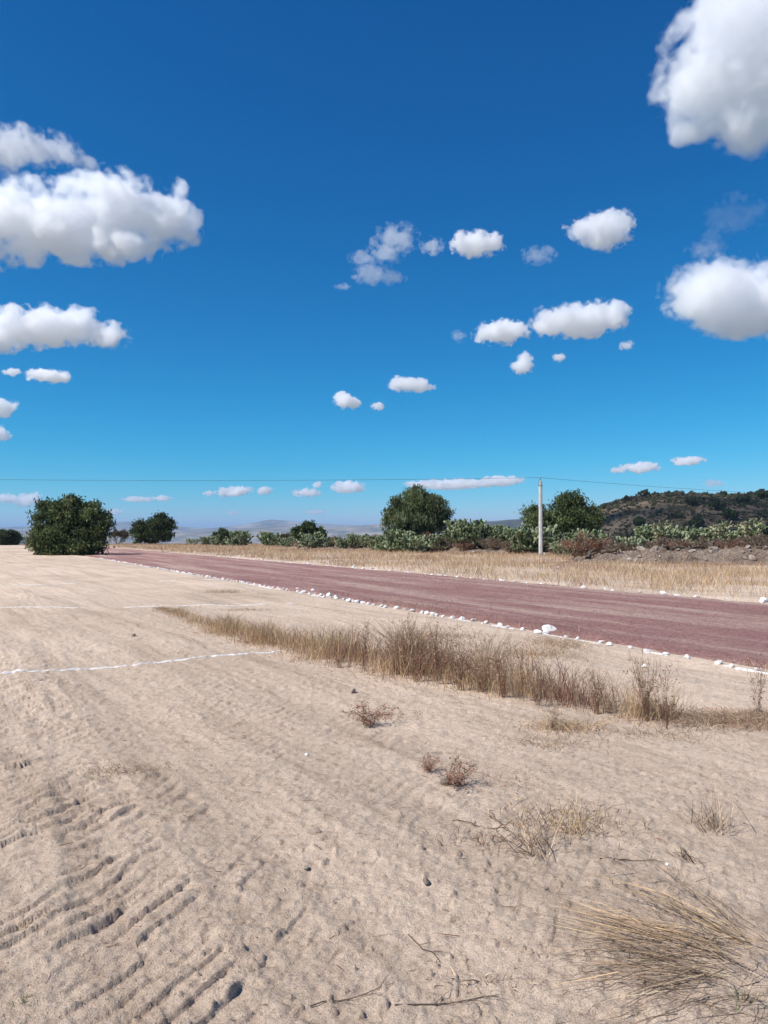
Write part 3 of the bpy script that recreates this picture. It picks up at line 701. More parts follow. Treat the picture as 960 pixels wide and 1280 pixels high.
def hay():
    b = Blades(); cx, cy = gp(925, 1238); n = 450
    ang = math.radians(160) + rng.normal(size=n) * .55
    ox = np.clip(rng.normal(size=n), -2, 2) * .10; oy = np.clip(rng.normal(size=n), -2, 2) * .12
    L = rng.uniform(.08, .42, n); st = rng.uniform(0, .40, n)
    bx = cx + ox + np.cos(ang) * st; by = cy + oy + np.sin(ang) * st
    tx = bx + np.cos(ang) * L; ty = by + np.sin(ang) * L
    z0 = ground(bx, by); z1 = ground(tx, ty)
    base = np.stack([bx, by, z0 + rng.uniform(.0, .05, n)], 1); tip = np.stack([tx, ty, z1 + rng.uniform(.003, .025, n)], 1)
    mid = np.zeros((n, 3)); mid[:, 2] = rng.uniform(.0, .022, n)
    b.add(base - (cx, cy, 0), tip - (cx, cy, 0), rng.uniform(.0012, .0032, n), pick(n, [GREY, STRAW, GREY * .4, GOLD], [4, 2.4, 4, .6]), mid)
    tag(obj('flattened_hay', b.mesh('flattened_hay', M_straw), None, (cx, cy, 0)), 'flattened spread of grey and straw coloured dead grass lying on dirt', 'dry grass')
    # a bundle of paler straw on the upper edge
    b = Blades()
    n = 40; ang = math.radians(148) + rng.normal(size=n) * .10; s0 = rng.uniform(0, .4, n)
    bx = .02 + np.cos(ang) * s0 + rng.normal(size=n) * .03; by = .10 + np.sin(ang) * s0 + rng.normal(size=n) * .02; L = rng.uniform(.2, .45, n)
    zz = float(ground(cx, cy))
    base = np.stack([bx, by, np.full(n, zz + .035)], 1); tip = np.stack([bx + np.cos(ang) * L, by + np.sin(ang) * L, zz + rng.uniform(.02, .06, n)], 1)
    b.add(base, tip, rng.uniform(.002, .004, n), pick(n, [GOLD, STRAW, GREY], [3, 2, 2]))
    tag(obj('straw_bundle', b.mesh('straw_bundle', M_straw), None, (cx, cy, 0)), 'thin bundle of golden straw lying along the edge of the flattened hay', 'dry grass')
hay()
def stems_fan():
    b = Blades(); cx, cy = gp(945, 1195); z = float(ground(cx, cy)); n = 30
    ang = math.radians(138) + rng.normal(size=n) * .38; L = rng.uniform(.3, .85, n); el = rng.uniform(.02, .14, n)
    base = np.stack([rng.normal(size=n) * .05, rng.normal(size=n) * .05, np.full(n, z)], 1)
    tip = base + np.stack([np.cos(ang) * np.cos(el), np.sin(ang) * np.cos(el), np.sin(el)], 1) * L[:, None]
    b.add(base, tip, rng.uniform(.0025, .0045, n), pick(n, [GOLD, STRAW, GREY * .5], [2, 3, 5]), np.stack([0 * L, 0 * L, L * .05], 1))
    k = rng.integers(0, n, 150); t = rng.uniform(.4, 1, 150)[:, None]; q = base[k] * (1 - t) + tip[k] * t
    b.add(q, q + rng.normal(size=(150, 3)) * .035 + (-.02, .02, .01), np.full(150, .0025), pick(150, [GOLD, STRAW, GREY * .5], [3, 3, 3]))
    tag(obj('sprawling_stems', b.mesh('sprawling_stems', M_straw), None, (cx, cy, 0)), 'long thin yellow stems with seed heads sprawling behind the flattened hay', 'dry grass')
stems_fan()
def twigs():
    for (px, py, L, a, lab) in [(600, 1040, .34, -.5, 'thin dark branched twig lying on dirt near grey grass tuft'), (440, 1252, .30, .35, 'dark forked twig lying on bare soil below the sprawling tuft'), (560, 1262, .36, .12, 'long bent dry twig with straw at its end on bare soil'), (530, 1195, .26, -1.1, 'straight thin stick pressed into bare soil'), (790, 1085, .30, .1, 'crooked grey stick on dirt above the flattened hay')]:
        x, y = gp(px, py); P = []; g = random.Random(px)
        n = 7
        for i in range(n):
            t = i / (n - 1) - .5; xx = x + math.cos(a) * L * t + g.gauss(0, .008); yy = y + math.sin(a) * L * t + g.gauss(0, .008)
            P.append((xx - x, yy - y, float(ground(xx, yy)) + .006))
        parts = [tube(P, np.linspace(.0026, .0012, n), 5)]
        for j in (2, 4, 5):
            q = np.array(P[j]); aa = a + g.choice((-1, 1)) * g.uniform(.5, 1); e = q + np.array([math.cos(aa) * L * .25, math.sin(aa) * L * .25, .015]); parts.append(tube([q, (q + e) / 2 + (0, 0, .004), e], (.0015, .0012, .0007), 4))
        V, F = join(parts); tag(obj('dry_twig', mesh_np('dry_twig', V, F, M_bark), None, (x, y, 0)), lab, 'twig')
twigs()
for (px, py, s, m, lab) in [(441, 862, .11, RR[0], 'dark brown clod on bare dirt before the grass strip'), (556, 985, .10, RR[1], 'pale stone half hidden in the rust orange weed'), (383, 948, .036, WS[2], 'small bright white pebble on tyre marked dirt'), (834, 1088, .022, WS[3], 'white pebble near the blackish dead tuft'),
        (167, 801, .09, RR[2], 'dark clod near the bright lime line'), (398, 1050, .035, RR[3], 'small dark clod casting shadow on bare soil'), (383, 1095, .04, RR[4], 'small upright clod on bare soil with black shadow'), (533, 1115, .045, RR[5], 'rounded brown clod on soil left of a grey tuft')]:
    x, y = gp(px, py); o = obj('stone' if m in WS else 'soil_clod', m, None, (x, y, float(ground(x, y)) + s * .2), rnd.uniform(0, 6), s); tag(o, lab, 'stone' if m in WS or 'stone' in lab else 'clod')
# ------------------------------------------------------------------ trees and shrubs
def tree_meshes(seed, w, h, blobs, nclump, nleaf, cols, wts, leaf=(.11, .035), droop=.35, trunk_r=.16, forks=6, trunk_h=.3):
    g = np.random.default_rng(seed); lv = Blades()
    B = np.array(blobs, float); C = B[:, :3] * (w, w, h); R = B[:, 3:] * (w, w, h)
    C0, R0 = C, R; C = [C0]; R = [R0 * .86]
    for c_, r_ in zip(C0, R0):                     # knobbly outline
        for _ in range(9):
            d = g.normal(size=3); d /= np.linalg.norm(d); d[2] = abs(d[2]) * .9 if g.random() < .7 else d[2]
            C.append((c_ + r_ * d * g.uniform(.72, .98))[None]); R.append((np.full(3, r_.mean()) * g.uniform(.20, .40))[None])
    C = np.concatenate(C); R = np.concatenate(R)
    area = (R[:, 0] * R[:, 2] + R[:, 1] * R[:, 2]) ** .85; p = area / area.sum()
    cen = []
    for _ in range(nclump):
        k = g.choice(len(C), p=p); d = g.normal(size=3); d /= np.linalg.norm(d)
        rr = g.uniform(.35, 1.0) ** .45 * (1 + .16 * math.sin(5 * d[0] + seed + k) * math.sin(6 * d[2] + 2 * d[1] + k) + .10 * g.normal())
        cen.append(C[k] + R[k] * d * rr)
    cen = np.array(cen); cen[:, 2] = np.maximum(cen[:, 2], .18)
    tint = pick(nclump, cols, wts, .22)
    k = np.repeat(np.arange(nclump), nleaf); n = len(k)
    rad = (.035 * w + .09)
    off = g.normal(size=(n, 3)) * rad * np.array((.8, .8, .55)); hang = np.abs(g.normal(size=n)) * droop
    c = cen[k] + off; c[:, 2] -= hang * .6; c[:, 2] = np.maximum(c[:, 2], .04 + .05 * g.random(n))
    a = g.normal(size=(n, 3)) * .55; a[:, 2] -= droop * 2.2; a /= np.linalg.norm(a, axis=1)[:, None]
    wd = np.cross(a, g.normal(size=(n, 3))); wd /= np.linalg.norm(wd, axis=1)[:, None] + 1e-9
    s = g.uniform(.6, 1.3, n)[:, None]
    lv.leaf(c, a * leaf[0] * s, wd * leaf[1] * s, np.clip(tint[k] * (1 + .2 * g.normal(size=(n, 1))), .008, .5))
    crown = lv.mesh('crown', M_leaf)
    parts = []; top = np.array((0, 0, h * trunk_h))
    if trunk_r > 0:
        parts.append(tube([(0, 0, -.2), (.03 * w * .3, .02, h * trunk_h * .5), top], (trunk_r * 1.4, trunk_r, trunk_r * .85), 8))
    for i in range(forks):
        e = cen[g.integers(nclump)] if i >= len(B) else C[i] + (0, 0, R[i][2] * .3)
        b0 = top if trunk_r > 0 else np.array([g.normal() * .1, g.normal() * .1, -.1]); mid = (b0 + e) / 2 + g.normal(size=3) * .12 * h * .4
        q = max(trunk_r, .06)
        parts.append(tube([b0, mid, e], (q * .6, q * .38, q * .12), 6))
        for _ in range(3):
            e2 = cen[np.argsort(((cen - e) ** 2).sum(1))[g.integers(1, 18)]]
            parts.append(tube([mid, (mid + e2) / 2 + g.normal(size=3) * .08, e2], (q * .3, q * .2, q * .06), 5))
    V, F = join(parts); trunk = mesh_np('trunk', V, F, M_bark, smooth=True)
    return trunk, crown
DG = np.array((.060, .083, .030)); MG = np.array((.092, .118, .042)); LG = np.array((.15, .17, .068)); BG = np.array((.115, .10, .06)); PG = np.array((.125, .15, .078))
def plant(name, meshes, x, y, label, cat, rz=0.0, scale=1.0, group=None, z=None):
    t = thing(name, label, cat, (x, y, float(surf(x, y)[0]) if z is None else z), rz, group, scale)
    obj('trunk', meshes[0], t); obj('crown', meshes[1], t); return t
t1 = tree_meshes(21, 6.1, 4.75, [(-.22, 0, .52, .26, .30, .40), (.10, .05, .58, .30, .32, .36), (.30, 0, .48, .20, .28, .30), (-.28, -.05, .26, .18, .26, .26), (.02, -.1, .30, .34, .30, .30), (-.36, 0, .80, .09, .10, .10), (-.05, .0, .84, .15, .2, .14), (.22, 0, .74, .12, .14, .14), (-.30, -.1, .10, .14, .2, .16), (-.08, -.15, .12, .22, .2, .18), (.16, -.12, .12, .20, .2, .18), (.30, 0, .24, .14, .2, .2)], 560, 62, [DG * 1.2, MG * 1.2, DG * .8, LG * 1.1], [4, 4, 2, 2.2], (.13, .055), .30, .2, 10)
plant('pepper_tree', t1, -24.4, 60.5, 'big dense dark green tree on the dirt where the red track ends', 'tree')
t2 = tree_meshes(22, 6.4, 4.7, [(-.24, 0, .42, .26, .3, .40), (.12, 0, .55, .26, .3, .42), (.32, 0, .52, .18, .22, .32), (.18, .0, .86, .12, .14, .13), (.0, 0, .28, .40, .3, .26)], 360, 50, [DG, MG, DG * .7], [5, 3, 2], (.19, .085), .28, .2, 8)
plant('pepper_tree', t2, -34.6, 116, 'two lobed green tree in dry grass beyond the big dark tree', 'tree')
t3 = tree_meshes(23, 5.4, 3.3, [(0, 0, .52, .45, .45, .44), (-.2, 0, .4, .3, .3, .36), (.2, .1, .4, .3, .3, .36)], 260, 46, [DG * .8, MG * .8], [3, 2], (.19, .085), .25, .15, 6)
plant('round_tree', t3, -61.8, 125, 'small round dark tree alone at the far field edge', 'tree')
t4 = tree_meshes(24, 6.2, 6.0, [(-.12, 0, .66, .28, .30, .30), (.18, .05, .56, .28, .30, .27), (-.28, 0, .45, .20, .26, .28), (.34, 0, .48, .15, .22, .20), (-.05, -.1, .40, .36, .30, .28), (-.02, 0, .86, .20, .20, .12), (.22, 0, .76, .13, .15, .11)], 540, 60, [PG * 1.2, MG * 1.1, DG, LG * 1.1], [4, 4, 2, 3], (.15, .046), .55, .22, 10)
plant('pepper_tree', t4, 3.0, 70, 'tall domed grey green tree rising above the cactus hedge', 'tree', 0, .96)
t5 = tree_meshes(25, 6.9, 5.3, [(.05, 0, .68, .28, .30, .30), (-.30, 0, .50, .18, .26, .28), (.30, 0, .55, .20, .26, .30), (0, -.1, .40, .42, .3, .34), (.12, 0, .86, .16, .18, .12), (.36, 0, .42, .14, .2, .3)], 540, 60, [MG * 1.15, DG, LG * 1.15, DG * .7], [4, 3, 4, 1.5], (.14, .048), .32, .22, 10)
plant('leafy_tree', t5, 14.6, 63.5, 'broad green tree behind the concrete pole', 'tree', 0, .93)
sh = [tree_meshes(31, 3.4, 2.4, [(0, 0, .5, .42, .4, .42), (.2, 0, .62, .25, .25, .3)], 110, 30, [BG, RUST * .6, BG * .7], [4, 2, 2], (.12, .035), .1, .0, 7),
      tree_meshes(32, 4.0, 2.9, [(-.1, 0, .5, .36, .4, .42), (.22, 0, .45, .26, .3, .4), (-.02, 0, .8, .2, .2, .18)], 230, 46, [DG, MG], [3, 2], (.15, .07), .2, .1, 6),
      tree_meshes(33, 2.4, 1.3, [(0, 0, .45, .45, .45, .45), (.2, 0, .55, .25, .25, .35)], 80, 30, [np.array((.23, .15, .10)), RUST, GREY * .8], [4, 3, 2], (.07, .02), .05, .0, 8),
      tree_meshes(34, 2.2, 1.0, [(0, 0, .45, .5, .45, .45)], 60, 30, [np.array((.21, .145, .11)), GREY * .7, OLIVE * .8], [4, 3, 1], (.07, .02), .05, .0, 8)]
plant('brown_shrub', sh[0], -40.2, 117, 'brownish bare shrub between the two far green trees', 'shrub')
plant('leafy_shrub', sh[1], -8.3, 86, 'dark leafy shrub standing behind a pale cactus clump', 'shrub', .4)
plant('leafy_shrub', sh[1], -21.5, 103, 'upright dark shrub alone at the plateau edge', 'shrub', 1.4, .78)
plant('brown_shrub', sh[0], -12.6, 97, 'low dark shrub among the far small cacti', 'shrub', .4, .75)
# dry brown brush on the berm
nl_, nr_ = -1, -1
for px, Y, k, s, lab in sorted([(728, 45.5, 2, 1.2, 'tallest rounded mound of rust brown brush on the earth bank'), (697, 57.5, 2, .75, 'rust brown brush at the foot of the concrete pole'), (640, 61, 3, 1.0, None), (662, 61, 2, .8, None), (615, 62.5, 3, 1.0, None), (590, 64.5, 2, .8, None), (560, 66, 3, 1.1, None), (535, 67.5, 2, 1.0, None), (505, 69, 3, 1.1, None),
        (470, 72.5, 2, .9, None), (450, 75, 3, 1.0, None), (425, 78, 2, .9, None), (405, 81, 3, 1.0, None), (770, 43.5, 3, .8, None), (800, 44.5, 3, .8, None), (850, 43.5, 2, .6, None), (880, 44, 3, .9, None), (912, 42.5, 2, .6, None), (945, 43, 3, .9, None), (375, 84, 2, .7, None), (755, 48, 2, .9, None), (830, 46.5, 3, .9, None), (545, 65.5, 3, .8, None), (580, 63.5, 2, .7, None)], key=lambda a: abs(a[0] - 676)):
    x = (px - 480) / FPX * Y
    if not lab:
        if px < 676: nl_ += 1; lab = ORD[nl_] + (' rust brown' if k == 2 else ' greyish') + ' bush on the bank from the pole towards the domed tree'
        else: nr_ += 1; lab = ORD[nr_] + (' rust brown' if k == 2 else ' greyish') + ' bush on the bank from the pole towards the hill'
    o = plant('dry_bush', sh[k], x, Y, lab, 'bush', rnd.uniform(0, 6), s, 'dry bushes on the earth bank')

# ------------------------------------------------------------------ prickly pears
def pad_template():
    V = []; F = []
    prof = [(0, .08), (.28, .70), (.66, 1.0), (.92, .66), (1.0, .12)]
    n = 6
    for z, r in prof:
        for j in range(n):
            t = 2 * math.pi * j / n; V.append((math.cos(t) * r * .5, math.sin(t) * r * .085, z))
    for i in range(len(prof) - 1):
        for j in range(n):
            k = (j + 1) % n; F.append((i * n + j, i * n + k, (i + 1) * n + k, (i + 1) * n + j))
    return np.array(V), np.array(F)
PV, PF = pad_template()
def nopal_meshes(seed, H, W, nbase, pal, wts, tall=False):
    g = np.random.default_rng(seed); VV = []; FF = []; CC = []; n = 0; trunk = []
    def add(p, d, L, wdt):
        nonlocal n
        d = d / np.linalg.norm(d); a = np.cross(d, g.normal(size=3)); a /= np.linalg.norm(a) + 1e-9; b = np.cross(d, a)
        v = p + PV[:, :1] * a * wdt + PV[:, 1:2] * b * L + PV[:, 2:] * d * L
        VV.append(v); FF.append(PF + n); n += len(v)
        c = pick(1, pal, wts, .16)[0]; CC.append(np.repeat(c[None], len(v), 0))
        return p + d * L * .95, a
    for i in range(nbase):
        aa = g.uniform(0, 6.28); r = W * .5 * g.uniform(.0, .8)
        p = np.array([math.cos(aa) * r, math.sin(aa) * r * .8, -.05])
        tr = g.uniform(.15, .45) * H * (.6 if not tall else 1.2)
        q = p + np.array([math.cos(aa) * .12, math.sin(aa) * .12, tr]); trunk.append(tube([p, (p + q) / 2 + g.normal(size=3) * .03, q], (.11, .09, .07), 6))
        live = [(q, np.array([math.cos(aa) * .35, math.sin(aa) * .35, 1.0]))]
        if tr > .25:
            for z in g.uniform(.2, 1, 3): live.append((p + (q - p) * z, np.array([g.normal() * .8, g.normal() * .8, .7])))
        for depth in range(6):
            nxt = []
            for (pp, dd) in live:
                if pp[2] > H * g.uniform(.8, 1.0): continue
                L = g.uniform(.27, .42); dn = dd / np.linalg.norm(dd)
                e, a = add(pp, dn, L, L * g.uniform(.62, .85))
                for _ in range(g.choice([1, 2, 3], p=[.45, .42, .13])):
                    off = g.uniform(-.32, .32); nxt.append((e - dn * L * abs(off) * .5 + a * L * off, dn * 1.0 + a * off * 2.0 + g.normal(size=3) * .32 + (0, 0, .25)))
            live = nxt[:14]
    pads = mesh_np('pads', np.concatenate(VV), np.concatenate(FF), M_pad, np.concatenate(CC), smooth=True)
    V, F = join(trunk); return mesh_np('trunk', V, F, M_bark, smooth=True), pads
CG = np.array((.17, .205, .10)); CP = np.array((.26, .29, .175)); CD = np.array((.085, .115, .05)); CY = np.array((.37, .32, .18))
NP = [nopal_meshes(1, 2.3, 2.6, 9, [CG, CP, CD], [4, 3, 4]), nopal_meshes(2, 2.7, 2.8, 10, [CG, CP, CD], [4, 3, 4]), nopal_meshes(3, 1.7, 2.4, 8, [CP, CG, CD], [4, 3, 3]), nopal_meshes(4, 2.1, 2.0, 7, [CG, CD, CP], [4, 3, 2]), nopal_meshes(5, 3.2, .9, 5, [CP, CY, CG], [3, 3, 2], True), nopal_meshes(6, 1.2, 2.2, 8, [CP, CG, CY], [4, 3, 1])]
def nopal(px, Y, k, lab, s=1.0, group=None, z=None):
    x = (px - 480) / FPX * Y; t = thing('prickly_pear', lab, 'cactus', (x, Y, float(surf(x, Y)[0]) if z is None else z), rnd.uniform(0, 6.28), group, s * rnd.uniform(.78, 1.12))
    obj('trunk', NP[k][0], t); obj('pads', NP[k][1], t)
for q, (px, Y, k, s) in enumerate(sorted([(497, 66.5, 0, .85), (515, 65, 2, .9), (482, 67, 3, .8), (535, 66, 2, .95), (553, 66, 0, .8), (572, 65, 1, .9), (588, 64.5, 1, 1.0), (603, 65, 0, .95), (618, 64, 3, .9), (630, 63, 0, .8), (642, 63.5, 2, .9)], reverse=True)):
    nopal(px, Y, k, ORD[q] + ' prickly pear from the concrete pole in the hedge reaching under the domed tree', s, 'prickly pears under the domed tree')
for q, (px, Y, k, s) in enumerate(sorted([(468, 72, 3, .7), (455, 74, 0, .6), (440, 75, 1, .62), (428, 76, 2, .7), (413, 78, 3, .6), (446, 80, 4, .55)], reverse=True)):
    nopal(px, Y, k, ORD[q] + ' prickly pear from the domed tree in the low hedge towards the leafy shrub', s, 'prickly pears of the low hedge')
nopal(391, 80, 2, 'pale prickly pear in front of the dark leafy shrub', 1.0)
for q, (px, Y, k, s) in enumerate(sorted([(258, 104, 3, .7), (272, 102, 2, .8), (296, 100, 3, .9), (306, 101, 0, .8), (331, 98, 4, .62), (338, 97, 3, .9), (349, 97, 2, .8), (360, 93, 2, .8), (240, 108, 5, .8)], reverse=True)):
    nopal(px, Y, k, ORD[q] + ' small prickly pear from the leafy shrub along the plateau edge before the valley', s, 'far prickly pears')
for q, (px, Y, k, s) in enumerate(sorted([(655, 60.5, 0, .85), (668, 60, 2, 1.0), (700, 59, 2, 1.0), (713, 57.5, 3, .95), (728, 57.8, 0, .9), (738, 58, 1, .85), (706, 55.5, 5, .9)])):
    nopal(px, Y, k, ORD[q] + ' prickly pear along the foot of the broad tree, counted from the pole side hedge', s, 'prickly pears at the broad tree')
for q, (px, Y, k, s) in enumerate(sorted([(822, 51.0, 2, 0.8), (835, 52.2, 0, 0.59), (850, 51.0, 5, 1.01), (864, 51.6, 2, 0.76), (876, 52.2, 0, 0.63), (888, 51.0, 2, 0.84), (918, 51.6, 0, 0.67), (932, 51.0, 2, 0.84), (944, 51.6, 0, 0.71), (957, 51.0, 1, 0.59), (972, 50.4, 0, 0.67), (812, 53.4, 3, 0.67), (985, 49.2, 1, 0.67)])):
    nopal(px, Y, k, ORD[q] + ' prickly pear from the broad tree in the hedge below the dark hill', s, 'prickly pears below the dark hill')
nopal(900, 50, 4, 'tallest yellowish prickly pear below the dark hill, with bare upright arms', .74)
nopal(826, 50, 4, 'leaning yellowish prickly pear at the hedge end below the dark hill', .62)
nopal(936, 50.5, 4, 'second tall yellowish prickly pear among the hedge below the hill', .66)
nopal(785, 44, 5, 'tiny lone prickly pear on the earth bank right of the brush mound', .6)

# rubble on the berm
for i in range(120):
    bk = BANKS[1] if i % 3 else BANKS[0]; s = rnd.uniform(2.5, bk.len - (4 if bk is BANKS[0] else 20)); v = rnd.uniform(.2, 3.2); X, Y, Z = bk.xyz(np.array([s]), np.array([v]))
    sz = rnd.choice((.14, .18, .22, .26, .34, .5)) * rnd.uniform(.8, 1.25)
    if abs(X[0]) > Y[0] * .56: continue
    pale = rnd.random() < .07
    o = obj('rubble_rock', rnd.choice(WS if pale else RR), None, (X[0], Y[0], Z[0] + sz * .12), rnd.uniform(0, 6), (sz, sz * .9, sz * rnd.uniform(.7, 1.1)))
    o.rotation_euler = (rnd.uniform(-.6, .6), rnd.uniform(-.6, .6), rnd.uniform(0, 6))
    tag(o, 'pale grey stone lying on the rubble earth bank' if pale else 'brown rough rock lying on the rubble earth bank', 'rock', 'pale stones on the earth bank' if pale else 'brown rocks on the earth bank')
# dead cactus trunks dumped on it
for j, (px, py, L, a, lab) in enumerate([(737, 697, 1.3, .9, 'dead grey cactus trunk lying on the bank beside the brush mound'), (762, 690, 1.0, -.6, 'short dead cactus stump jutting from the bank with black hollow'), (800, 693, .9, .3, 'dead crooked branch lying along the middle of the bank'), (865, 684, 1.2, .5, 'dead upright branch jutting from the bank top'), (888, 689, 1.0, 1.3, 'dark broken stump standing on the bank top'), (850, 700, 1.4, .1, 'pale fallen cactus limb at the foot of the bank'), (520, 690, 1.5, .4, 'dead tangled branch under the domed tree hedge'), (625, 690, 1.1, .3, 'dark broken limb on the bank left of the pole'), (945, 683, 1.2, -.3, 'dead grey branch lying near the bank end')]):
    Y = 47 if px > 700 else (69 if px < 560 else 62.3); x = (px - 480) / FPX * Y; g = random.Random(j)
    if px > 700: Y = np.interp(px, (737, 960), (42.0, 40.0)); x = (px - 480) / FPX * Y
    z = float(surf(x, Y)[0]); P = []
    for i in range(6):
        t = i / 5; P.append(((t - .5) * L + g.gauss(0, .05), g.gauss(0, .08), .05 + t * L * math.sin(abs(a)) * .45 + g.gauss(0, .03)))
    parts = [tube(P, [.11, .13, .10, .11, .07, .04], 7)]
    for i in (2, 3, 4):
        q = np.array(P[i]); e = q + np.array([g.gauss(0, .2), g.gauss(0, .2), g.uniform(.1, .35)]); parts.append(tube([q, (q + e) / 2 + (.03, 0, .02), e], (.06, .05, .02), 5))
    V, F = join(parts); tag(obj('dead_cactus_trunk', mesh_np('dead_cactus_trunk', V, F, M_bark, smooth=True), None, (x, Y, z), a), lab, 'dead branch')

# ------------------------------------------------------------------ pole and wire
def pole(x, y, label, H=5.5):
    z = float(surf(x, y)[0]) - .03; t = thing('utility_pole', label, 'pole', (x, y, z), .35, 'concrete power poles')
    V, F = tube([(0, 0, -.3), (0, 0, H * .5), (0, 0, H - .02), (0, 0, H)], (.165, .145, .125, .105), 8)
    cap = np.array([[(len(V) - 8 + j), (len(V) - 8 + (j + 1) % 8), len(V)] for j in range(8)]); V = np.concatenate([V, [(0, 0, H + .01)]])
    me = mesh_np('shaft', V, [F, cap], M_conc); obj('shaft', me, t)
    obj('insulator_pin', mesh_np('insulator_pin', *tube([(0, 0, H - .05), (0, 0, H + .22)], (.016, .014), 6), M_wire), t)
    prof = [(.0, .02), (.0, .05), (.04, .055), (.055, .035), (.08, .045), (.11, .04), (.125, .01)]
    V, F = tube([(0, 0, H + .13 + a) for a, r in prof], [r for a, r in prof], 10); obj('insulator', mesh_np('insulator', V, F, M_ceramic, smooth=True), t)
    V, F = join([tube([(.17 * math.cos(q), .17 * math.sin(q), H - .35) for q in np.linspace(0, 2 * math.pi, 13)], np.full(13, .014), 5), tube([(-.16, -.05, H - .35), (-.16, -.05, H + .02), (-.02, 0, H + .14)], (.012,) * 3, 5)])
    obj('strap', mesh_np('strap', V, F, M_wire), t)
    return np.array((x, y, z + H + .24))
pa = pole(11.4, 56.3, 'slim pale concrete power pole standing beside the broad tree')
pb = pole(-47, 55.0, 'concrete power pole off beyond the big dark tree', 5.6)
pc = pole(47.5, 86, 'concrete power pole off past the end of the dark hill', 5.7)
def wire(a, b, sag, label):
    t = np.linspace(0, 1, 41)[:, None]; P = a * (1 - t) + b * t; P[:, 2] -= (4 * sag * t * (1 - t))[:, 0]
    V, F = tube(P, np.full(41, .011), 5); tag(obj('power_line', mesh_np('power_line', V, F, M_wire, smooth=True)), label, 'power line')
wire(pb, pa, .28, 'thin power wire from the pole running over the big dark tree')
wire(pa, pc, .18, 'thin power wire from the pole descending over the dark hill')

# ------------------------------------------------------------------ scrub on the hill
hs = [tree_meshes(51, 4.4, 2.9, [(0, 0, .45, .45, .45, .45), (.2, 0, .6, .25, .25, .32)], 70, 24, [DG, MG, BG], [3, 2, 1], (.32, .14), .1, .1, 4), tree_meshes(52, 3.2, 1.6, [(0, 0, .45, .5, .5, .45)], 44, 22, [BG, DG, OLIVE * .5], [3, 2, 1], (.28, .12), .1, .08, 3)]
k_h = 0
for q, (px, d, k, s) in enumerate(sorted([(805, -3, 0, 1.25), (852, 0, 0, .8), (846, -2, 1, 1.2), (866, 0, 1, 1.3), (882, 0, 0, .75), (898, 0, 1, 1.1), (905, -4, 0, .85), (925, 0, 1, 1.1), (938, -2, 0, .7), (952, 0, 1, 1.2), (785, -2, 1, 1.2), (770, -4, 1, 1.0), (757, -4, 1, 1.1), (820, -1, 1, 1.0), (835, 1, 1, 1.1)])):
    Y = HILL_Y + d; x = (px - 480) / FPX * Y
    plant('hill_shrub', hs[k], x, Y, ORD[q] + (' round' if k == 0 else ' low') + ' dark shrub along the hill crest counted from the broad tree', 'shrub', rnd.uniform(0, 6), s, 'shrubs on the hill crest', float(hill_z(np.array([x]), np.array([Y]))[0]) - .2)
for q, (px, d, k, s) in enumerate(sorted([(864, -45, 0, 1.3), (897, -60, 0, 1.5), (930, -48, 0, 1.4), (870, -75, 0, 1.4), (845, -60, 1, 1.6), (912, -72, 0, 1.5), (800, -60, 0, 1.2), (780, -70, 1, 1.7), (955, -30, 0, 1.5)])):
    Y = HILL_Y + d; x = (px - 480) / FPX * Y
    plant('hill_shrub', hs[k], x, Y, ORD[q] + ' green shrub on the slope of the dark hill counted from the broad tree', 'shrub', rnd.uniform(0, 6), s, 'shrubs on the hill slope', float(hill_z(np.array([x]), np.array([Y]))[0]) - .2)
def hill_scrub():
    b = Blades(); nc = 11000; Y = rng.uniform(HILL_Y - 125, HILL_Y + 25, nc); X = rng.uniform(60, 240, nc); keep = (X < Y * .62) & (X > Y * .2) & (rng.uniform(size=nc) < .5 + .5 * sstep(-.3, .5, fbm(X / 14, Y / 14, 3, 3)))
    X, Y = X[keep], Y[keep]; Z = hill_z(X, Y); nc = len(X); R = rng.uniform(.35, 1.3, nc); nl = 11
    tint = pick(nc, [DG * .9, BG, OLIVE * .6, np.array((.17, .12, .075))], [5, 3.5, 2, 1.2], .25); k = np.repeat(np.arange(nc), nl); n = len(k)
    d = rng.normal(size=(n, 3)); d /= np.linalg.norm(d, axis=1)[:, None]; d[:, 2] = np.abs(d[:, 2])
    c = np.stack([X[k], Y[k], Z[k]], 1) + d * R[k][:, None] * (1, 1, .9) * rng.uniform(.4, 1, n)[:, None]
    a = rng.normal(size=(n, 3)); a /= np.linalg.norm(a, axis=1)[:, None]; wd = np.cross(a, rng.normal(size=(n, 3))); wd /= np.linalg.norm(wd, axis=1)[:, None] + 1e-9
    b.leaf(c, a * (.26 + .24 * R[k])[:, None], wd * (.15 + .12 * R[k])[:, None], tint[k])
    tag(obj('hill_scrub', b.mesh('hill_scrub', M_leaf)), 'dark dry scrub covering the hill', 'scrub', kind='stuff')
hill_scrub()

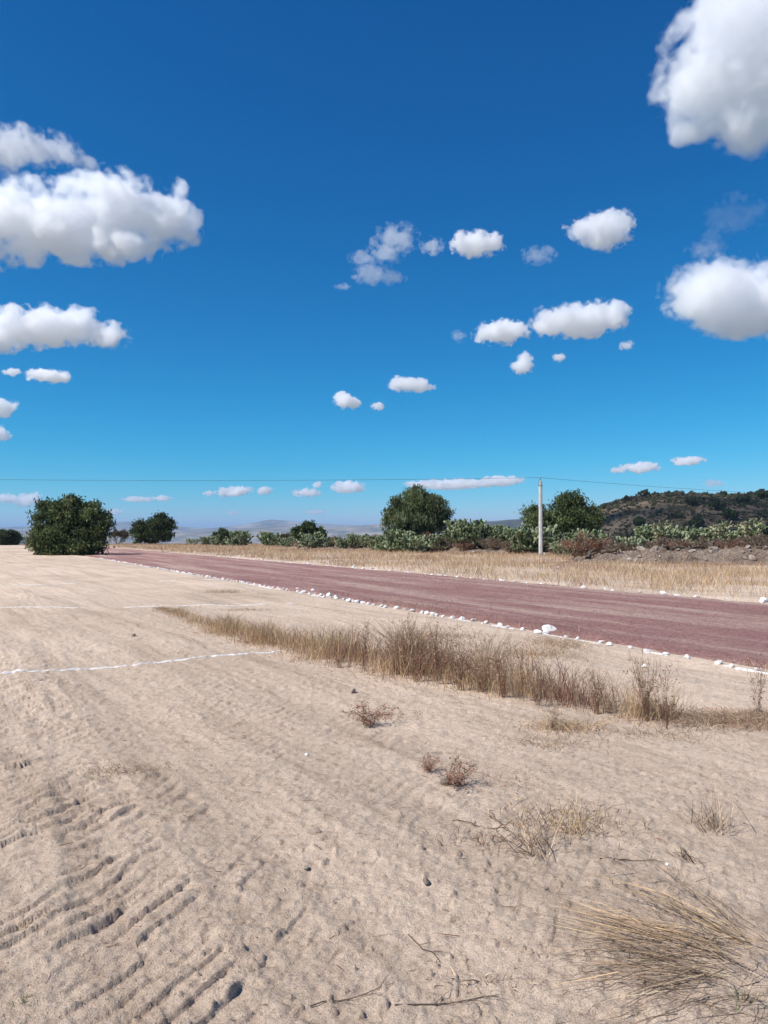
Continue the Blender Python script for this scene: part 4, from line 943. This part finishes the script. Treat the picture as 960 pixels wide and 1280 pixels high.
# ------------------------------------------------------------------ clouds: nested even-density volumes
_g = np.random.default_rng(5); _n = 96
_k = np.fft.fftfreq(_n)[:, None, None] ** 2 + np.fft.fftfreq(_n)[None, :, None] ** 2 + np.fft.fftfreq(_n)[None, None, :] ** 2
_k[0, 0, 0] = 1; _amp = _k ** (-.5 * 1.6); _amp[_k < (2.2 / _n) ** 2] = 0
GRF = np.real(np.fft.ifftn(np.fft.fftn(_g.normal(size=(_n,) * 3)) * _amp)); GRF /= GRF.std()
def surface_nets(Fd, origin, cell):
    """numpy surface nets; inside where Fd > 0"""
    s = Fd > 0; nx, ny, nz = Fd.shape
    cs = np.zeros((nx - 1, ny - 1, nz - 1), int)
    for dx in (0, 1):
        for dy in (0, 1):
            for dz in (0, 1): cs += s[dx:nx - 1 + dx, dy:ny - 1 + dy, dz:nz - 1 + dz]
    act = (cs > 0) & (cs < 8); idx = -np.ones(act.shape, int); ii = np.argwhere(act); idx[act] = np.arange(len(ii))
    acc = np.zeros((len(ii), 3)); cnt = np.zeros(len(ii)); cr = [(a, b, c) for a in (0, 1) for b in (0, 1) for c in (0, 1)]
    for c0 in cr:
        for ax in range(3):
            if c0[ax]: continue
            c1 = list(c0); c1[ax] = 1
            f0 = Fd[ii[:, 0] + c0[0], ii[:, 1] + c0[1], ii[:, 2] + c0[2]]; f1 = Fd[ii[:, 0] + c1[0], ii[:, 1] + c1[1], ii[:, 2] + c1[2]]
            x = (f0 > 0) != (f1 > 0); t = np.where(x, f0 / np.where(x, f0 - f1, 1), 0)
            p = np.array(c0, float)[None] + 0 * acc; p[:, ax] += t; acc[x] += p[x]; cnt[x] += 1
    V = (ii + acc / np.maximum(cnt, 1)[:, None]) * cell + origin
    Q = []
    for ax in range(3):
        a1, a2 = (ax + 1) % 3, (ax + 2) % 3
        sl0 = [slice(None)] * 3; sl1 = [slice(None)] * 3; sl0[ax] = slice(0, -1); sl1[ax] = slice(1, None)
        d = s[tuple(sl0)].astype(int) - s[tuple(sl1)].astype(int)
        e = np.argwhere(d != 0); ok = (e[:, a1] > 0) & (e[:, a2] > 0) & (e[:, a1] < Fd.shape[a1] - 1) & (e[:, a2] < Fd.shape[a2] - 1); e = e[ok]
        if not len(e): continue
        sg = d[tuple(e.T)]
        def cell_i(o1, o2):
            c = e.copy(); c[:, a1] -= o1; c[:, a2] -= o2; return idx[tuple(c.T)]
        q = np.stack([cell_i(1, 1), cell_i(0, 1), cell_i(0, 0), cell_i(1, 0)], 1)
        q[sg < 0] = q[sg < 0][:, ::-1]; Q.append(q)
    return V, np.concatenate(Q)
def m_cloud(dens):
    key = 'cloud_%.6f' % dens
    if key in MATS: return MATS[key]
    m = bpy.data.materials.new('cloud_vapour'); m.use_nodes = True; nt = m.node_tree; nt.nodes.clear()
    out = nt.nodes.new('ShaderNodeOutputMaterial'); pv = nt.nodes.new('ShaderNodeVolumePrincipled')
    pv.inputs['Color'].default_value = (1, 1, 1, 1); pv.inputs['Density'].default_value = dens; pv.inputs['Anisotropy'].default_value = CLOUD_G
    nt.links.new(pv.outputs[0], out.inputs['Volume'])
    MATS[key] = m; return m
CLOUD_G = 0.35
BASE_H = 950.0
def cloud(blobs, label, dens=1.0, wisp=.5, cellpx=2.2, group=None, seed=0, at_pos=None):
    """blobs: (px, py, rx, ry) in picture-sized units, set at the distance where the cloud base height puts them"""
    B = np.array(blobs, float); low = (B[:, 1] + B[:, 3]).max()
    if at_pos is None:
        d = ray((B[:, 0].mean()), min(low, 640)); el = d[2] / math.hypot(d[0], d[1])
        D = min(BASE_H / el, 21000.0); cx = B[:, 0].mean(); dirv = ray(cx, HOR); dirv[2] = 0; dirv /= np.linalg.norm(dirv)
        Yd = D * dirv[1]
    u = Yd / FPX if at_pos is None else 1.0                     # metres per unit
    g = np.random.default_rng(seed + abs(int(B[0, 0] * 7 + B[0, 1]))); P = []
    if at_pos is None:
        for px, py, rx, ry in B: P.append(at(px, py, Yd))
        P = np.array(P); P[:, 1] += g.normal(size=len(P)) * B[:, 2] * u * .18
    else:
        P = np.array([(px, 0, py) for px, py, rx, ry in B]) + at_pos
    R = .92 * np.stack([B[:, 2], (B[:, 2] * .6 + B[:, 3] * .4), B[:, 3]], 1) * u
    cell = cellpx * u * 1.6; pad = .55 * R.max() + 3 * cell
    lo = (P - R).min(0) - pad * .6; hi = (P + R).max(0) + pad * .6
    n = np.minimum(((hi - lo) / cell).astype(int) + 2, 150)
    ax = [lo[i] + np.arange(n[i]) * cell for i in range(3)]
    X, Y, Z = np.meshgrid(*ax, indexing='ij')
    F = np.zeros(X.shape); base = np.full(X.shape, -9.0)
    for p, r in zip(P, R):
        q = 1 - np.sqrt(((X - p[0]) / r[0]) ** 2 + ((Y - p[1]) / r[1]) ** 2 + ((Z - p[2]) / r[2]) ** 2)
        base = np.logaddexp(base * 6, q * 6) / 6
    size = np.median(R[:, 2])
    def tex(scale):                                           # the random field stretched so that its cells span `scale` metres
        from_ = g.uniform(0, _n, 3); f = []
        c = [(ax[i] / scale + from_[i]) for i in range(3)]
        i0 = [np.floor(k).astype(int) for k in c]; fr = [c[i] - i0[i] for i in range(3)]; out = 0
        for a in (0, 1):
            for b in (0, 1):
                for d in (0, 1):
                    wgt = ((fr[0] if a else 1 - fr[0])[:, None, None] * (fr[1] if b else 1 - fr[1])[None, :, None] * (fr[2] if d else 1 - fr[2])[None, None, :])
                    out = out + wgt * GRF[np.ix_((i0[0] + a) % _n, (i0[1] + b) % _n, (i0[2] + d) % _n)]
        return out
    Fd = base + (wisp * .52 * tex(size / 13.0) + .20 * wisp * tex(max(size / 34.0, cell * .8))) * (1 - .65 * sstep(.15, .5, base)) * sstep(-.75, -.25, base)
    for i in range(3):                                        # close the hull inside the grid
        sl = [slice(None)] * 3
        for e in (0, 1, -1, -2): sl[i] = e; Fd[tuple(sl)] = np.minimum(Fd[tuple(sl)], -.5)
    org = P.mean(0); org[2] = lo[2]
    sig = .55 * dens / (size)
    root = None
    layers = (('cloud', -.02, .5), ('mid', .12, 1.1), ('core', .32, 1.8)) if cellpx > 1.5 else (('cloud', -.02, .7), ('core', .18, 2.2))
    for name, th, k in layers:
        if (Fd > th).sum() < 30: continue
        V, Q = surface_nets(Fd - th, lo - org, cell)
        me = mesh_np(name, V, Q, m_cloud(round(sig * k, 6)), smooth=False)
        if root is None: root = tag(obj('cloud', me, None, tuple(org)), label, 'cloud', group)
        else: obj('dense_core' if name == 'core' else 'inner_vapour', me, root)
    return root
cloud([(30, 268, 60, 42), (95, 270, 55, 42), (150, 262, 50, 40), (200, 274, 42, 34), (236, 294, 18, 12), (70, 296, 55, 28), (140, 308, 48, 20), (-40, 272, 60, 48), (228, 236, 12, 14), (40, 318, 24, 12)], 'biggest white cumulus with ragged torn edge left of the deep blue zenith', 1.5, .75, 2.4)
cloud([(15, 188, 42, 24), (62, 190, 38, 16), (-40, 188, 50, 30), (106, 200, 16, 8)], 'thin greyish cloud shred touching the top of the biggest cumulus', .45, .9, 2.2)
cloud([(925, 60, 78, 62), (960, 110, 70, 60), (890, 95, 62, 48), (1010, 60, 90, 80), (935, 165, 38, 34), (960, 20, 80, 60), (860, 120, 30, 30), (865, 162, 24, 16)], 'towering bright cloud with grey belly high above the pole', 1.6, .7, 2.6)
cloud([(905, 365, 62, 42), (945, 385, 50, 36), (870, 372, 36, 32), (985, 375, 60, 42), (925, 405, 40, 18)], 'rounded white cloud with grey base, alone over the dark hill', 1.7, .65, 2.2)
cloud([(60, 408, 50, 20), (95, 408, 36, 22), (20, 412, 48, 22), (135, 420, 26, 15), (-25, 418, 40, 20), (55, 396, 18, 14)], 'long flat based cumulus below the biggest cloud', 1.5, .7, 1.7)
SG = 'small clouds scattered over the mid sky'
cloud([(60, 470, 26, 8), (48, 468, 14, 7), (76, 471, 12, 6)], 'small flat puff just under the long flat cumulus', 1.3, .5, 1.1)
cloud([(13, 464, 11, 5)], 'tiny cloud speck beside the small flat puff', .8, .6, .9)
cloud([(2, 509, 20, 11), (-18, 510, 16, 10)], 'ragged puff low under the long flat cumulus', 1.2, .6, 1.1)
cloud([(-2, 541, 15, 9)], 'lowest puff of the column under the long flat cumulus', 1.1, .6, 1.1)
cloud([(495, 296, 26, 16), (478, 318, 22, 12), (465, 340, 22, 12), (490, 347, 16, 8), (450, 325, 14, 10)], 'torn transparent veil of cloud, feathery, in the middle of the sky', .20, 1.25, 1.2)
cloud([(540, 307, 14, 10)], 'faint wispy tuft between the feathery veil and a white puff', .25, 1.1, 1.0)
cloud([(597, 306, 28, 15), (580, 306, 16, 12), (618, 307, 14, 8)], 'compact white puff right of the feathery veil', 1.3, .65, 1.1)
cloud([(670, 322, 20, 9)], 'very faint wisp between two white puffs', .12, 1.3, 1.1)
cloud([(755, 290, 30, 20), (728, 286, 20, 14), (772, 278, 18, 13), (758, 304, 14, 9)], 'ragged puff with torn edges left of the towering cloud', 1.0, .8, 1.3)
cloud([(630, 415, 30, 14), (610, 419, 18, 11), (646, 411, 14, 10)], 'left of two neighbouring flat puffs over the pole', 1.4, .6, 1.1)
cloud([(720, 402, 46, 18), (690, 402, 24, 18), (752, 396, 28, 18), (768, 404, 16, 9)], 'wider of two neighbouring flat puffs over the pole', 1.6, .65, 1.2)
cloud([(653, 458, 14, 10), (656, 448, 9, 8)], 'little upright puff hanging under the flat puffs', 1.2, .5, .9)
cloud([(698, 447, 8, 6)], 'tiny puff beside the little upright one', 1.0, .5, .7)
cloud([(783, 432, 8, 6)], 'tiny faint puff right of the wider flat puff', .7, .6, .7)
cloud([(572, 421, 9, 8)], 'faint tuft left of the two flat puffs', .15, 1.0, .8)
cloud([(512, 481, 24, 8), (500, 478, 14, 8), (528, 484, 14, 6)], 'flat small cloud over the tall domed tree', 1.1, .6, 1.0)
cloud([(432, 502, 16, 9), (426, 496, 9, 7), (442, 506, 9, 6)], 'small rounded puff left of the flat small cloud', 1.3, .5, .9)
cloud([(472, 508, 9, 5)], 'tiny flake between the two low small clouds', .9, .6, .7)
cloud([(428, 359, 11, 4)], 'faint sliver below the feathery veil', .1, .9, .8)
cloud([(880, 312, 22, 8)], 'faint shred above the rounded white cloud', .07, 1.2, 1.2)
cloud([(925, 262, 36, 20), (895, 295, 16, 10)], 'barely visible veil under the towering cloud', .03, 1.3, 2.0)
LOW = 'low far clouds strung along the horizon'
for bl, lab, dn in [([(800, 584, 22, 6), (772, 588, 10, 4), (812, 582, 11, 5)], 'bright flat cloud low above the dark hill', 1.3), ([(860, 576, 18, 5), (852, 578, 10, 4)], 'small low cloud right of the flat one above the hill', 1.3),
        ([(261, 617, 7, 4)], 'tiny low cloud beginning a row beyond the field', 1.0), ([(280, 616, 10, 6), (284, 612, 6, 4)], 'second low puff in the row beyond the field', 1.2), ([(301, 613, 14, 6), (295, 617, 10, 4)], 'widest low puff in the row beyond the field', 1.3), ([(330, 614, 10, 5)], 'low puff closing the row beyond the field', 1.2),
        ([(382, 616, 18, 5), (396, 606, 6, 4)], 'flat low cloud left of a brighter one under the wire', 1.0), ([(436, 609, 18, 7), (428, 611, 10, 5), (449, 611, 7, 3)], 'bright low cloud just under the wire', 1.4), ([(560, 606, 34, 6), (525, 606, 18, 5), (590, 605, 22, 5)], 'long low cloud behind the crown of the domed tree', 1.3), ([(628, 601, 24, 6), (612, 604, 14, 4)], 'low cloud touching the wire left of the pole', 1.3),
        ([(172, 624, 18, 3.5), (202, 623, 12, 3.5)], 'faint low streak right of the big dark tree', .7), ([(6, 623, 14, 6)], 'low puff at the far left behind the round tree', 1.0), ([(34, 625, 16, 8), (44, 620, 8, 5)], 'low puff behind the big dark tree crown', 1.0), ([(143, 640, 12, 4)], 'very low pinkish cloud beside the big dark tree', .6),
        ([(292, 641, 10, 3)], 'dim low patch over the hazy mountains', .4), ([(395, 640, 14, 3)], 'dim low streak over the hazy mountains', .4), ([(895, 604, 14, 5)], 'dim low patch above the hill crest', .3)]:
    cloud(bl, lab, dn * .8, .85, .85, LOW)
# a cloud overhead, outside the view, whose shade lies on the near slope of the hill
hit = np.array((118.0, 285.0, 8.0)); tt = 900.0 / SUN.z
cloud([(-60, 0, 70, 30), (10, 5, 80, 34), (75, -2, 60, 26), (130, 0, 40, 16)], 'cloud overhead shading the dark hill', .16, .6, 8.0, None, 3, hit + np.array(SUN) * tt)

# ------------------------------------------------------------------ air
def haze():
    S = 24000.0; z0, z1 = -110.0, 290.0
    V = np.array([(x, y, z) for z in (z0, z1) for (x, y) in ((-S, -S), (S, -S), (S, S), (-S, S))], float)
    F = np.array([(0, 3, 2, 1), (4, 5, 6, 7), (0, 1, 5, 4), (1, 2, 6, 5), (2, 3, 7, 6), (3, 0, 4, 7)])
    m = bpy.data.materials.new('air'); m.use_nodes = True; nt = m.node_tree; nt.nodes.clear()
    out = nt.nodes.new('ShaderNodeOutputMaterial'); pv = nt.nodes.new('ShaderNodeVolumePrincipled')
    pv.inputs['Color'].default_value = (.36, .56, .86, 1); pv.inputs['Density'].default_value = HAZE; pv.inputs['Anisotropy'].default_value = 0.0
    nt.links.new(pv.outputs[0], out.inputs['Volume'])
    tag(obj('haze', mesh_np('haze', V, F, m)), kind='stuff', label='thin blue air haze over the valley')
HAZE = 0.9e-4
haze()
